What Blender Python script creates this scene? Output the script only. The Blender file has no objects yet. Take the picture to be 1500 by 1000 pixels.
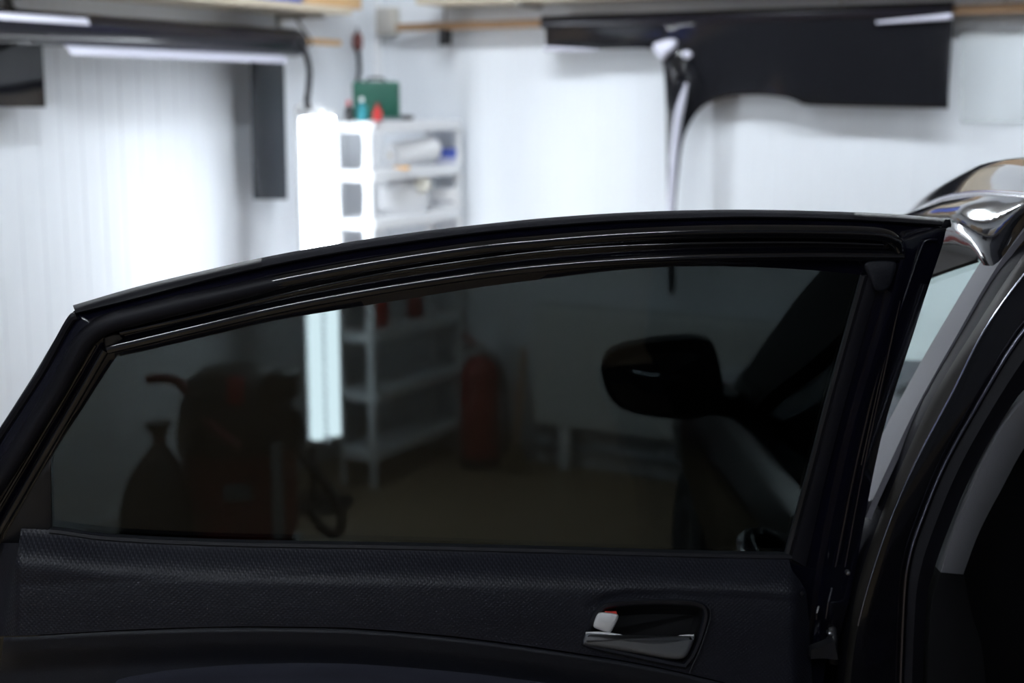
import bpy, bmesh, math, random
from mathutils import Vector as V, Matrix

random.seed(4)
scene = bpy.context.scene
COL = scene.collection
D2R = math.pi / 180

# ------------------------------------------------------------------ camera
F = 2000.0                       # focal length in pixels of the 1500 wide frame
HC = 1.68
PITCH = math.atan(350 / F)
CAM = V((0, 0, HC))
cd = bpy.data.cameras.new('camera')
cam = bpy.data.objects.new('camera', cd)
COL.objects.link(cam)
cd.sensor_width = 36.0
cd.lens = 36.0 * F / 1500.0
cam.location = CAM
cam.rotation_euler = (math.pi / 2 - PITCH, 0, 0)
cd.clip_start = 0.05
cd.dof.use_dof = True
cd.dof.focus_distance = 2.02
cd.dof.aperture_fstop = 2.6
scene.camera = cam

# ------------------------------------------------------------------ world and exposure
w = bpy.data.worlds.new('world')
scene.world = w
w.use_nodes = True
w.node_tree.nodes['Background'].inputs[0].default_value = (0.6, 0.7, 0.9, 1)
w.node_tree.nodes['Background'].inputs[1].default_value = 0.0
scene.view_settings.view_transform = 'Standard'
scene.view_settings.look = 'None'
scene.view_settings.gamma = 1.0
scene.view_settings.use_curve_mapping = False
scene.view_settings.exposure = 0.0
CEIL_E = 92.0     # emission of the ceiling tubes
WALL_E = 30.0     # emission of the upright wall lamp
REAR_E = 48.0     # emission of the added ceiling tubes over and behind the camera
FILL_E = 10.0     # emission of the added fill lamp behind the camera
TUBE_COL = (0.86, 0.93, 1.0, 1)

# ------------------------------------------------------------------ geometry helpers
RGT = V((1, 0, 0))
FWD = V((0, math.cos(PITCH), -math.sin(PITCH)))
UPV = V((0, math.sin(PITCH), math.cos(PITCH)))

def ray(px, py):
    return FWD + RGT * ((px - 750) / F) + UPV * ((500 - py) / F)

def hit(px, py, p0, n):
    d = ray(px, py)
    return CAM + d * ((p0 - CAM).dot(n) / d.dot(n))

def at_y(px, py, y):
    return hit(px, py, V((0, y, 0)), V((0, 1, 0)))

# the room, turned about 29 degrees to the camera
RA = 29.5 * D2R
E1 = V((math.cos(RA), -math.sin(RA), 0))      # along the right-hand wall, away from the corner
E2 = V((-math.sin(RA), -math.cos(RA), 0))     # along the left-hand wall, away from the corner
CORNER = V((-0.655, 6.75, 0))
def room(a, b, z):
    return CORNER + E1 * a + E2 * b + V((0, 0, z))
def on_r(px, py, off=0.0):       # point on the right wall, off metres in front of it
    return hit(px, py, CORNER + E2 * off, E2)
def on_l(px, py, off=0.0):
    return hit(px, py, CORNER + E1 * off, E1)
def rc(p):                        # room coordinates of a world point
    d = p - CORNER
    return d.dot(E1), d.dot(E2), p.z

# the open rear door
TH = 6 * D2R
TILT = 11 * D2R
DP = V((0.42, 2.12, 0.98))        # belt line at the hinge end
DS = V((-math.cos(TH), -math.sin(TH), 0))
DN = V((math.sin(TH), -math.cos(TH), 0))      # towards the camera
DU = (V((0, 0, 1)) * math.cos(TILT) + DN * math.sin(TILT))
DNU = DS.cross(DU)
if DNU.dot(DN) < 0: DNU = -DNU
def door(px, py, n=0.0):
    p = hit(px, py, DP + DNU * n, DNU)
    if p.z >= 0.98 + n * DNU.z:
        return p
    return hit(px, py, DP + DN * n, DN)

# the body side: leaning glasshouse above the belt
CARK = -0.025
SN = V((1, -CARK, -0.5)).normalized()
SP = V((0.54, 2.2, 0.95))
def side(px, py, off=0.0):
    return hit(px, py, SP - SN * off, SN)

def catmull(pts, per=6, closed=False):
    pts = [V(p) for p in pts]
    n = len(pts); out = []
    rng = n if closed else n - 1
    for i in range(rng):
        if closed:
            p0, p1, p2, p3 = pts[(i-1) % n], pts[i], pts[(i+1) % n], pts[(i+2) % n]
        else:
            p1, p2 = pts[i], pts[i+1]
            p0 = pts[i-1] if i > 0 else p1 * 2 - p2
            p3 = pts[i+2] if i + 2 < n else p2 * 2 - p1
        for k in range(per):
            t = k / per
            out.append(0.5 * ((2*p1) + (p2-p0)*t + (2*p0-5*p1+4*p2-p3)*t*t + (3*p1-p0-3*p2+p3)*t*t*t))
    if not closed: out.append(pts[-1])
    return out

def c2(pts, per=6, closed=False):
    return [(p.x, p.y) for p in catmull([(a, b, 0) for a, b in pts], per, closed)]

def lerp_y(pts, x):
    if x <= pts[0][0]:
        (x0, y0), (x1, y1) = pts[0], pts[1]
    elif x >= pts[-1][0]:
        (x0, y0), (x1, y1) = pts[-2], pts[-1]
    else:
        for (x0, y0), (x1, y1) in zip(pts, pts[1:]):
            if x0 <= x <= x1: break
    return y0 + (y1 - y0) * (x - x0) / (x1 - x0)

def sstep(a, b, x):
    t = max(0, min(1, (x - a) / (b - a)))
    return t * t * (3 - 2 * t)

# ------------------------------------------------------------------ materials
MATS = {}
def mat(name, color, rough=0.5, metal=0.0, coat=0.0, spec=0.5, noise=0.0, nscale=20.0, bump=0.0, bscale=200.0, sheen=0.0):
    if name in MATS: return MATS[name]
    m = bpy.data.materials.new(name); m.use_nodes = True
    nt = m.node_tree; b = nt.nodes['Principled BSDF']
    col = (*color, 1)
    b.inputs['Base Color'].default_value = col
    b.inputs['Roughness'].default_value = rough
    b.inputs['Metallic'].default_value = metal
    b.inputs['Coat Weight'].default_value = coat
    b.inputs['Coat Roughness'].default_value = 0.03
    b.inputs['Specular IOR Level'].default_value = spec
    b.inputs['Sheen Weight'].default_value = sheen
    tc = nt.nodes.new('ShaderNodeTexCoord')
    if noise:
        n = nt.nodes.new('ShaderNodeTexNoise'); n.inputs['Scale'].default_value = nscale; n.inputs['Detail'].default_value = 6
        r = nt.nodes.new('ShaderNodeMapRange'); r.inputs[3].default_value = 1 - noise; r.inputs[4].default_value = 1 + noise
        mx = nt.nodes.new('ShaderNodeVectorMath'); mx.operation = 'SCALE'; mx.inputs[0].default_value = color
        nt.links.new(tc.outputs['Object'], n.inputs['Vector']); nt.links.new(n.outputs['Fac'], r.inputs[0])
        nt.links.new(r.outputs[0], mx.inputs['Scale']); nt.links.new(mx.outputs[0], b.inputs['Base Color'])
    if bump:
        n = nt.nodes.new('ShaderNodeTexNoise'); n.inputs['Scale'].default_value = bscale; n.inputs['Detail'].default_value = 3
        bp = nt.nodes.new('ShaderNodeBump'); bp.inputs['Strength'].default_value = bump; bp.inputs['Distance'].default_value = 0.002
        nt.links.new(tc.outputs['Object'], n.inputs['Vector']); nt.links.new(n.outputs['Fac'], bp.inputs['Height'])
        nt.links.new(bp.outputs[0], b.inputs['Normal'])
    MATS[name] = m
    return m

def emit(name, color, strength):
    m = bpy.data.materials.new(name); m.use_nodes = True
    nt = m.node_tree; nt.nodes.clear()
    e = nt.nodes.new('ShaderNodeEmission'); e.inputs[0].default_value = color; e.inputs[1].default_value = strength
    o = nt.nodes.new('ShaderNodeOutputMaterial'); nt.links.new(e.outputs[0], o.inputs[0])
    return m

def glass(name, tint, ior=1.45, rough=0.0):
    # thin sheet glass: each of the two faces passes the tint once
    m = bpy.data.materials.new(name); m.use_nodes = True
    nt = m.node_tree; nt.nodes.clear()
    t = nt.nodes.new('ShaderNodeBsdfTransparent'); t.inputs[0].default_value = (*[c ** 0.5 for c in tint], 1)
    g = nt.nodes.new('ShaderNodeBsdfGlossy'); g.inputs['Roughness'].default_value = rough
    g.inputs[0].default_value = (0.9, 0.95, 1, 1)
    f = nt.nodes.new('ShaderNodeFresnel'); f.inputs[0].default_value = ior
    mx = nt.nodes.new('ShaderNodeMixShader'); o = nt.nodes.new('ShaderNodeOutputMaterial')
    ge = nt.nodes.new('ShaderNodeNewGeometry')          # only the outer side of each face reflects
    sb = nt.nodes.new('ShaderNodeMath'); sb.operation = 'SUBTRACT'; sb.inputs[0].default_value = 1.0
    ml = nt.nodes.new('ShaderNodeMath'); ml.operation = 'MULTIPLY'
    nt.links.new(ge.outputs['Backfacing'], sb.inputs[1]); nt.links.new(sb.outputs[0], ml.inputs[0]); nt.links.new(f.outputs[0], ml.inputs[1])
    nt.links.new(ml.outputs[0], mx.inputs[0]); nt.links.new(t.outputs[0], mx.inputs[1]); nt.links.new(g.outputs[0], mx.inputs[2])
    nt.links.new(mx.outputs[0], o.inputs[0])
    return m

def film(name, through, base, rough=0.12, tcol=(0.80, 0.87, 0.93)):
    # tinting film: mostly dark and glossy, lets a little light through
    m = mat(name, base, rough, spec=0.6)
    nt = m.node_tree; b = nt.nodes['Principled BSDF']; o = nt.nodes['Material Output']
    t = nt.nodes.new('ShaderNodeBsdfTransparent'); t.inputs[0].default_value = (*tcol, 1)
    mx = nt.nodes.new('ShaderNodeMixShader'); mx.inputs[0].default_value = through
    nt.links.new(b.outputs[0], mx.inputs[1]); nt.links.new(t.outputs[0], mx.inputs[2]); nt.links.new(mx.outputs[0], o.inputs[0])
    return m

paint = mat('black_paint', (0.0035, 0.0035, 0.005), 0.12, coat=1.0)
paint_in = mat('black_paint_door', (0.003, 0.003, 0.008), 0.2, coat=0.5)
paint_side = mat('black_paint_side', (0.0035, 0.0035, 0.005), 0.2, spec=0.15)
edge_m = mat('edge_highlight', (0.30, 0.31, 0.36), 0.22, metal=1.0)  # bright tone stands in for the highlight along the pillar flange
bead_m = mat('bead_highlight', (0.12, 0.12, 0.15), 0.2, metal=1.0)  # lighter tone stands in for the highlight line down the black pillar
rubber = mat('black_rubber', (0.006, 0.006, 0.009), 0.5, spec=0.2, bump=0.1, bscale=400)
rubber_top = mat('grey_rubber', (0.026, 0.026, 0.031), 0.8, spec=0.06, bump=0.3, bscale=300)
plastic_blk = mat('black_plastic', (0.008, 0.008, 0.010), 0.4)
plastic_soft = mat('soft_black_plastic', (0.008, 0.009, 0.014), 0.55, spec=0.35, bump=0.4, bscale=600)
cloth_blk = mat('navy_cloth', (0.010, 0.011, 0.022), 0.85, bump=0.5, bscale=900)
bezel_m = mat('bezel_plastic', (0.010, 0.011, 0.016), 0.38)
cavity_m = mat('cavity_plastic', (0.005, 0.005, 0.006), 0.5)
silver = mat('satin_silver', (0.72, 0.72, 0.74), 0.4, metal=0.2)
silver_dk = mat('satin_grey', (0.20, 0.21, 0.23), 0.36, metal=0.5)
red_mark = mat('red_mark', (0.5, 0.03, 0.02), 0.5)
chrome = mat('chrome', (0.8, 0.8, 0.82), 0.12, metal=1.0)
trim_grey = mat('pillar_trim', (0.16, 0.16, 0.175), 0.75, bump=0.3, bscale=500)
applique_m = mat('pillar_vinyl', (0.13, 0.13, 0.15), 0.5, bump=0.2, bscale=500)
interior_m = mat('interior_black', (0.006, 0.006, 0.007), 0.8, spec=0.2)
flange_m = mat('flange_paint', (0.022, 0.020, 0.018), 0.45, spec=0.3)
tyre_m = mat('tyre', (0.015, 0.015, 0.015), 0.8)
steel = mat('steel', (0.5, 0.5, 0.52), 0.3, metal=1.0)
white_pl = mat('white_plastic', (0.82, 0.83, 0.85), 0.4)
white_paper = mat('white_paper', (0.85, 0.85, 0.86), 0.7)
wood = mat('pine_wood', (0.62, 0.40, 0.20), 0.6, noise=0.2, nscale=8)
wood_dk = mat('brown_wood', (0.36, 0.22, 0.12), 0.6, noise=0.25, nscale=8)
board_m = mat('pale_board', (0.62, 0.54, 0.42), 0.6, noise=0.12, nscale=6)
roll_m = mat('film_roll', (0.010, 0.009, 0.014), 0.2, spec=0.3)
liner_hl = mat('liner_highlight', (0.62, 0.62, 0.72), 0.25)  # pale tone paints the highlights on the black film, also its white curls
film_black = film('tint_film_black', 0.02, (0.008, 0.008, 0.010), 0.10)
film_grey = film('tint_film_grey', 0.22, (0.02, 0.022, 0.026), 0.35)
film_strip = film('tint_film_strip', 0.08, (0.02, 0.022, 0.026), 0.2)
green_m = mat('green_case', (0.006, 0.085, 0.055), 0.5, bump=0.2)
red_m = mat('red_plastic', (0.42, 0.02, 0.02), 0.4)
red_dk = mat('dark_red', (0.22, 0.015, 0.015), 0.45)
teal_m = mat('teal', (0.03, 0.25, 0.30), 0.35)
blue_m = mat('blue_card', (0.06, 0.10, 0.42), 0.5)
orange_m = mat('orange', (0.8, 0.45, 0.15), 0.5)
black_m = mat('matte_black', (0.01, 0.01, 0.011), 0.5)
cable_m = mat('cable', (0.015, 0.016, 0.02), 0.5)
grey_m = mat('grey_plastic', (0.42, 0.42, 0.41), 0.5)
panel_m = mat('pvc_panel', (0.76, 0.79, 0.83), 0.38, noise=0.03, nscale=3)
floor_m = mat('brown_floor', (0.26, 0.19, 0.115), 0.55, noise=0.35, nscale=2.5, bump=0.3, bscale=60)
ceil_m = mat('ceiling', (0.36, 0.34, 0.31), 0.8, noise=0.08, nscale=3)
rear_m = mat('rear_wall', (0.20, 0.21, 0.25), 0.8, noise=0.2, nscale=2)
base_m = mat('skirting', (0.55, 0.56, 0.58), 0.5)
sheet_m = film('clear_sheet', 0.75, (0.84, 0.86, 0.87), 0.4, (0.97, 0.98, 0.98))
tint = glass('tinted_glass', (0.026, 0.031, 0.031))
clear = glass('clear_glass', (0.86, 0.94, 0.92), 1.4)
mirror_m = mat('mirror_glass', (0.10, 0.11, 0.12), 0.08, metal=1.0)

# woven trim of the door card: crossed diagonal ridges, 5 mm pitch, in the panel's own metres (UV)
m = mat('woven_trim', (0.0070, 0.0078, 0.0135), 0.5, spec=0.35)
nt = m.node_tree; b = nt.nodes['Principled BSDF']
uvn = nt.nodes.new('ShaderNodeUVMap')
hs = []
for ang in (38, -52):
    mp = nt.nodes.new('ShaderNodeMapping'); mp.inputs['Rotation'].default_value = (0, 0, ang * D2R)
    wv = nt.nodes.new('ShaderNodeTexWave'); wv.inputs['Scale'].default_value = 62; wv.wave_profile = 'SIN'
    nt.links.new(uvn.outputs[0], mp.inputs[0]); nt.links.new(mp.outputs[0], wv.inputs[0]); hs.append(wv)
mu = nt.nodes.new('ShaderNodeMath'); mu.operation = 'MULTIPLY'
nt.links.new(hs[0].outputs['Fac'], mu.inputs[0]); nt.links.new(hs[1].outputs['Fac'], mu.inputs[1])
bp = nt.nodes.new('ShaderNodeBump'); bp.inputs['Strength'].default_value = 0.35; bp.inputs['Distance'].default_value = 0.0015
nt.links.new(mu.outputs[0], bp.inputs['Height']); nt.links.new(bp.outputs[0], b.inputs['Normal'])
woven = m

# ------------------------------------------------------------------ mesh builders
def link(name, me, material, parent=None, smooth=True, auto=None):
    o = bpy.data.objects.new(name, me)
    COL.objects.link(o)
    if material: me.materials.append(material)
    if smooth:
        for p in me.polygons: p.use_smooth = True
        if auto:
            me.update()
            try:
                bm = bmesh.new(); bm.from_mesh(me)
                for e in bm.edges:
                    if len(e.link_faces) == 2 and e.calc_face_angle(0) > auto * D2R: e.smooth = False
                bm.to_mesh(me); bm.free()
            except Exception: pass
    if parent: o.parent = parent
    return o

def mesh(verts, faces):
    me = bpy.data.meshes.new('mesh')
    me.from_pydata([tuple(v) for v in verts], [], faces)
    me.update()
    return me

def fix_normals(me):
    bm = bmesh.new(); bm.from_mesh(me)
    bmesh.ops.recalc_face_normals(bm, faces=bm.faces)
    bm.to_mesh(me); bm.free()
    return me

def loft(rings, closed=False, cap=False):
    n = len(rings[0]); vs = [p for r in rings for p in r]; fs = []
    for i in range(len(rings) - 1):
        for j in range(n if closed else n - 1):
            a, b_ = i*n + j, i*n + (j+1) % n
            fs.append((a, b_, b_ + n, a + n))
    if cap:
        fs.append(tuple(range(n))[::-1]); fs.append(tuple(range((len(rings)-1)*n, len(rings)*n)))
    return fix_normals(mesh(vs, fs))

def slab(rings, back):
    """surface given as rows of points, closed at the rear by the same rows moved by back(row point)"""
    n = len(rings[0]); R = len(rings)
    vs = [p for r in rings for p in r] + [p + back for r in rings for p in r]
    N = R * n; fs = []
    for i in range(R - 1):
        for j in range(n - 1):
            a = i*n + j
            fs.append((a, a+1, a+n+1, a+n)); fs.append((N+a, N+a+n, N+a+n+1, N+a+1))
    for j in range(n - 1):
        fs.append((j+1, j, N+j, N+j+1)); a = (R-1)*n + j; fs.append((a, a+1, N+a+1, N+a))
    for i in range(R - 1):
        a = i*n; fs.append((a, a+n, N+a+n, N+a)); a = i*n+n-1; fs.append((a+n, a, N+a, N+a+n))
    return fix_normals(mesh(vs, fs))

def tube(path, r, seg=10, cap=True, rad=None):
    path = [V(p) for p in path]; rings = []
    t0 = (path[1] - path[0]).normalized()
    up = V((0, 0, 1)) if abs(t0.z) < 0.9 else V((1, 0, 0))
    nrm = t0.cross(up).normalized()
    for i, p in enumerate(path):
        t = (path[min(i+1, len(path)-1)] - path[max(i-1, 0)]).normalized()
        nrm = (nrm - t * nrm.dot(t)).normalized(); bi = t.cross(nrm)
        rr = rad(i / (len(path)-1)) if rad else r
        rings.append([p + nrm * (math.cos(a) * rr) + bi * (math.sin(a) * rr) for a in [2*math.pi*k/seg for k in range(seg)]])
    return loft(rings, True, cap)

def lathe(profile, base, seg=24, axis=None):
    """profile: (radius, height) pairs about a vertical (or given) axis from base"""
    ax = V(axis).normalized() if axis is not None else V((0, 0, 1))
    u = ax.orthogonal().normalized(); v_ = ax.cross(u)
    rings = [[V(base) + ax * h + (u * math.cos(a) + v_ * math.sin(a)) * max(r, 1e-4) for a in [2*math.pi*k/seg for k in range(seg)]] for r, h in profile]
    return loft(rings, True, True)

def box(c, ax, bx, cx, bev=0.0, seg=2):
    """box centred at c with half-axis vectors"""
    c, ax, bx, cx = V(c), V(ax), V(bx), V(cx)
    bm = bmesh.new()
    bmesh.ops.create_cube(bm, size=2)
    for v in bm.verts: v.co = c + ax * v.co.x + bx * v.co.y + cx * v.co.z
    bmesh.ops.recalc_face_normals(bm, faces=bm.faces)
    if bev: bmesh.ops.bevel(bm, geom=list(bm.edges), offset=bev, segments=seg, profile=0.5, affect='EDGES')
    me = bpy.data.meshes.new('mesh'); bm.to_mesh(me); bm.free()
    return me

def rbox(a0, a1, b0, b1, z0, z1, bev=0.0):
    """box in room coordinates"""
    return box(room((a0+a1)/2, (b0+b1)/2, (z0+z1)/2), E1*((a1-a0)/2), E2*((b1-b0)/2), V((0, 0, (z1-z0)/2)), bev)

def join_meshes(mes):
    bm = bmesh.new()
    for me in mes: bm.from_mesh(me)
    me = bpy.data.meshes.new('mesh'); bm.to_mesh(me); bm.free()
    for x in mes: bpy.data.meshes.remove(x)
    return me

def inset(pts, d):
    n = len(pts); out = []
    area = sum(pts[i][0]*pts[(i+1) % n][1] - pts[(i+1) % n][0]*pts[i][1] for i in range(n))
    sg = 1 if area > 0 else -1
    for i in range(n):
        ax_, ay = pts[i-1]; bx_, by = pts[i]; cx_, cy = pts[(i+1) % n]
        tx, ty = cx_ - ax_, cy - ay; l = math.hypot(tx, ty) or 1
        out.append((bx_ - ty/l*d*sg, by + tx/l*d*sg))
    return out

def plate(outline, n_front, n_back, bev_px=2, bev_n=0.002, P=door):
    """solid plate from a pixel outline on the door, its front edge rounded"""
    rings = [[P(x, y, n_back) for x, y in outline], [P(x, y, n_front - bev_n) for x, y in outline],
             [P(x, y, n_front - bev_n*0.3) for x, y in inset(outline, bev_px*0.4)],
             [P(x, y, n_front) for x, y in inset(outline, bev_px)]]
    return loft(rings, True, True)

def empty(name, loc, label=None, cat=None, group=None, parent=None):
    o = bpy.data.objects.new(name, None); COL.objects.link(o)
    o.empty_display_size = 0.1
    o.location = loc
    if label: o['label'] = label; o['category'] = cat
    if group: o['group'] = group
    if parent: o.parent = parent
    bpy.context.view_layer.update()
    return o

def adopt(o, root):
    """parent keeping the mesh where it was written (world coordinates)"""
    o.parent = root
    o.matrix_parent_inverse = root.matrix_world.inverted()
    return o

def part(name, me, material, root, label=None, smooth=True, auto=40):
    o = link(name, me, material, None, smooth, auto)
    adopt(o, root)
    if label: o['label'] = label
    return o

def single(name, me, material, label, cat, group=None, smooth=True, auto=40, kind=None):
    o = link(name, me, material, None, smooth, auto)
    # put the origin at the base of the thing
    xs = [v.co for v in me.vertices]
    c = V(((min(v.x for v in xs)+max(v.x for v in xs))/2, (min(v.y for v in xs)+max(v.y for v in xs))/2, min(v.z for v in xs)))
    me.transform(Matrix.Translation(-c)); o.location = c
    if label: o['label'] = label; o['category'] = cat
    if group: o['group'] = group
    if kind: o['kind'] = kind
    bpy.context.view_layer.update()
    return o

# ================================================================== THE ROOM
L1, L2, ZC = 7.2, 8.4, 2.95
def structure(name, me, m_):
    o = link(name, me, m_, None, False); o['kind'] = 'structure'; return o
structure('floor', rbox(-0.1, L1+0.1, -0.1, L2+0.1, -0.1, 0), floor_m)
structure('ceiling', rbox(-0.1, L1+0.1, -0.1, L2+0.1, ZC, ZC+0.1), ceil_m)
wr = structure('wall_right', rbox(-0.1, L1+0.1, -0.1, -0.012, 0, ZC), base_m)
wl = structure('wall_left', rbox(-0.1, -0.012, -0.012, L2+0.1, 0, ZC), base_m)
structure('wall_back', rbox(0, L1+0.1, L2, L2+0.1, 0, ZC), rear_m)
structure('wall_side', rbox(L1, L1+0.1, -0.012, L2, 0, ZC), rear_m)
bpy.context.view_layer.update()
# ribbed white panels on the two walls in view: shared mesh, one object each
PW = 0.1
def panel_mesh(along, normal):
    prof = [(0.0, -0.002), (0.0015, -0.0017), (0.004, 0), (0.048, 0.0), (0.0495, -0.0006), (0.0505, -0.0006), (0.052, 0), (0.096, 0), (0.0985, -0.0017), (0.1, -0.002)]
    rings = []
    for z in (0.0, ZC):
        rings.append([along * a + normal * (b_) + V((0, 0, z)) for a, b_ in prof] + [along * PW - normal * 0.0115 + V((0, 0, z)), -normal * 0.0115 + V((0, 0, z))])
    return loft(rings, True, True)
pr = panel_mesh(E1, E2); pr.materials.append(panel_m)
pl = panel_mesh(E2, E1); pl.materials.append(panel_m)
for i in range(int(L1 / PW)):
    o = bpy.data.objects.new('panel', pr); COL.objects.link(o); o.location = room(i*PW, 0, 0); adopt(o, wr)
for i in range(34):
    o = bpy.data.objects.new('panel', pl); COL.objects.link(o); o.location = room(0, i*PW, 0); adopt(o, wl)
structure('wall_left_near', rbox(0.0, 0.004, 3.4, L2, 0, ZC), rear_m)
structure('trim_1', rbox(0, 0.035, 0, 0.035, 0, ZC, 0.004), white_pl)
structure('baseboard_right', rbox(0.036, L1, 0, 0.02, 0, 0.09, 0.004), base_m)
structure('baseboard_left', rbox(0, 0.02, 0.036, L2, 0, 0.09, 0.004), base_m)

# ceiling lamps
tube_e = emit('ceiling_tube', TUBE_COL, CEIL_E)
tube_r = emit('added_tube_rear', TUBE_COL, REAR_E)  # unseen tubes, added to draw highlights along the door frame
def ceiling_lamp(a, b, along, label, te=None):
    r = empty('ceiling_lamp', room(a, b, ZC), label, 'lamp', 'twin tube ceiling lamps')
    across = E1 if along is E2 else E2
    part('housing', box(room(a, b, ZC-0.03), along*0.64, across*0.085, V((0, 0, 0.03)), 0.008), white_pl, r)
    for s in (-1, 1):
        c = room(a, b, ZC-0.085) + across * (0.045*s)
        part('tube', tube([c - along*0.6, c + along*0.6], 0.014, 10), te or tube_e, r)
        for e in (-1, 1):
            part('lamp_holder', box(c + along*(0.612*e) + V((0, 0, 0.012)), along*0.011, across*0.016, V((0, 0, 0.03)), 0.003), white_pl, r)
    return r
LAMPS = [(1.25, 1.3, E1, 'twin tube ceiling lamp nearest the far corner above the shelf rack'),
         (3.1, 1.3, E1, 'twin tube ceiling lamp above the front of the black car'),
         (4.9, 1.3, E1, 'twin tube ceiling lamp along the right wall beyond the car'),
         (1.15, 3.1, E2, 'twin tube ceiling lamp in front of the left panelled wall'),
         (2.2, 5.9, E1, 'added twin tube ceiling lamp behind the camera, nearest the left wall', tube_r),
         (3.55, 5.9, E1, 'added twin tube ceiling lamp straight above and behind the camera', tube_r),
         (4.9, 5.9, E1, 'added twin tube ceiling lamp above the tail of the car', tube_r)]
for a in LAMPS: ceiling_lamp(*a)

# ================================================================== THE CAR
car = empty('car', (1.45, 2.4, 0), 'glossy black car parked with its rear door swung wide open', 'car')

# ---------------------------------------------------------------- open rear door: window frame
# stations run from the hinge bottom up, along the roof edge and down the rear slope
C_OUT = [(1222,960),(1250,850),(1290,645),(1342,476),(1364,408),(1384,345),(1376,332),(1300,326),(1200,321),(1100,319),(1000,320),(900,324),(800,331),(700,341),(600,354),(500,369),(400,388),(300,410),(200,436),(125,456),(103,461),(50,548),(0,626),(-80,748)]
C_BEV = [(1205,960),(1218,850),(1262,645),(1312,476),(1328,408),(1336,365),(1326,341),(1290,328),(1200,325),(1100,324),(1000,326),(900,330),(800,338),(700,348),(600,361),(500,377),(400,397),(300,420),(200,443),(135,461),(112,473),(62,552),(10,632),(-68,756)]
C_CRN = [(1198,960),(1210,850),(1254,645),(1304,476),(1321,408),(1329,368),(1320,346),(1288,334),(1200,331),(1100,330),(1000,332),(900,337),(800,345),(700,355),(600,369),(500,386),(400,406),(300,430),(200,454),(142,470),(120,482),(72,562),(18,646),(-58,770)]
C_LOW = [(1190,960),(1202,850),(1245,645),(1294,476),(1312,408),(1320,372),(1312,354),(1284,348),(1200,345),(1100,344),(1000,346),(900,351),(800,359),(700,370),(600,385),(500,403),(400,424),(300,448),(200,472),(155,485),(140,500),(92,578),(34,672),(-40,798)]
C_GRV = [(1184,960),(1196,850),(1238,645),(1286,476),(1304,408),(1313,376),(1306,360),(1280,354),(1200,351),(1100,350),(1000,352),(900,357),(800,365),(700,376),(600,391),(500,409),(400,430),(300,454),(205,477),(165,490),(150,508),(102,586),(42,684),(-32,810)]
C_INN = [(1168,960),(1180,850),(1222,645),(1262,476),(1276,420),(1290,392),(1288,382),(1270,378),(1200,377),(1100,377),(1000,380),(900,385),(800,393),(700,405),(600,420),(500,438),(400,458),(300,481),(215,502),(172,513),(160,520),(112,600),(48,712),(-24,840)]
C_GLS = [(1140,960),(1146,850),(1196,645),(1242,476),(1256,425),(1264,404),(1262,403),(1240,400),(1180,395),(1100,391),(1000,390),(900,396),(800,408),(700,421),(600,437),(500,453),(400,470),(300,493),(215,513),(178,521),(168,526),(125,592),(74,672),(0,800)]
NN = [(C_OUT,-0.030),(C_OUT,-0.004),(C_BEV,0.006),(C_CRN,0.0155),(C_LOW,0.015),(C_GRV,0.002),(C_INN,0.003),(C_GLS,-0.004),(C_GLS,-0.02)]
rings = []
for c, n in NN:
    rings.append([door(x, y, n) for x, y in c2(c, 5)])
rd = part('rear_door', loft(rings), paint_in, car, 'open rear door with dark tinted window', auto=50)

def dpart(name, me, m_, label=None, auto=40, smooth=True):
    return part(name, me, m_, rd, label, smooth, auto)

# back side of the window frame and of the lower door: outer skin
BELT = [(-40,770),(72,776),(150,786),(270,793),(420,797),(600,800),(800,805),(900,808),(1050,812),(1160,814),(1240,816)]
skin = []
for n, c in ((-0.030, C_OUT), (-0.036, C_LOW), (-0.030, C_GLS), (-0.02, C_GLS)):
    skin.append([door(x, y, n) for x, y in c2(c, 5)])
dpart('outer_frame_skin', loft(skin), paint)
# lower outer skin
low = []
for f, n in ((0, -0.03), (0.05, -0.075), (0.3, -0.125), (0.6, -0.13), (1.0, -0.10)):
    row = []
    for i in range(21):
        x = -60 + 1310*i/20; y0 = lerp_y(BELT, x) + 4
        row.append(door(x, y0 + (1450 - y0)*f, n))
    low.append(row)
dpart('outer_skin', slab(low, DN*0.012), paint)
# painted inner structure visible at the hinge end
hj = [[door(1246,848,-0.06), door(1222,930,-0.06), door(1216,1000,-0.06), door(1210,1440,-0.06)],
      [door(1240,848,0.0), door(1214,930,0.0), door(1206,1000,0.0), door(1200,1440,0.0)],
      [door(1150,822,0.01), door(1165,930,0.01), door(1165,1000,0.01), door(1165,1440,0.01)]]
dpart('hinge_face', slab(hj, DN*-0.03), paint_in)

# weather lip along the top edge
lt = [(107,447),(200,420),(300,396),(400,374),(500,356),(600,341),(700,329),(800,319),(900,312),(1000,308),(1100,307),(1200,309),(1300,313),(1391,320)]
lb = [(111,459),(200,437),(300,411),(400,388),(500,369),(600,354),(700,341),(800,331),(900,324),(1000,320),(1100,318),(1200,320),(1300,325),(1393,331)]
lt, lb = c2(lt, 6), c2(lb, 6)
lip = [[door(x, y, -0.034) for x, y in lt], [door(x, y+1, -0.007) for x, y in lt],
       [door(a[0]*0.5+b_[0]*0.5, a[1]*0.5+b_[1]*0.5, 0.004) for a, b_ in zip(lt, lb)],
       [door(x, y-1, 0.009) for x, y in lb], [door(x, y+1, 0.006) for x, y in lb], [door(x, y+2, -0.02) for x, y in lb]]
n_l = len(lt); cut1 = 17; cut2 = n_l - 9
def cutrings(r, a, b_): return [q[a:b_] for q in r]
dpart('lip_seal', loft(cutrings(lip, cut1-1, cut2+1)), rubber_top, 'dark grey rubber lip along the top of the door')
def grow(r, d): return [[p + DNU*d + DU*d*0.5 for p in q] for q in r]
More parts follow.
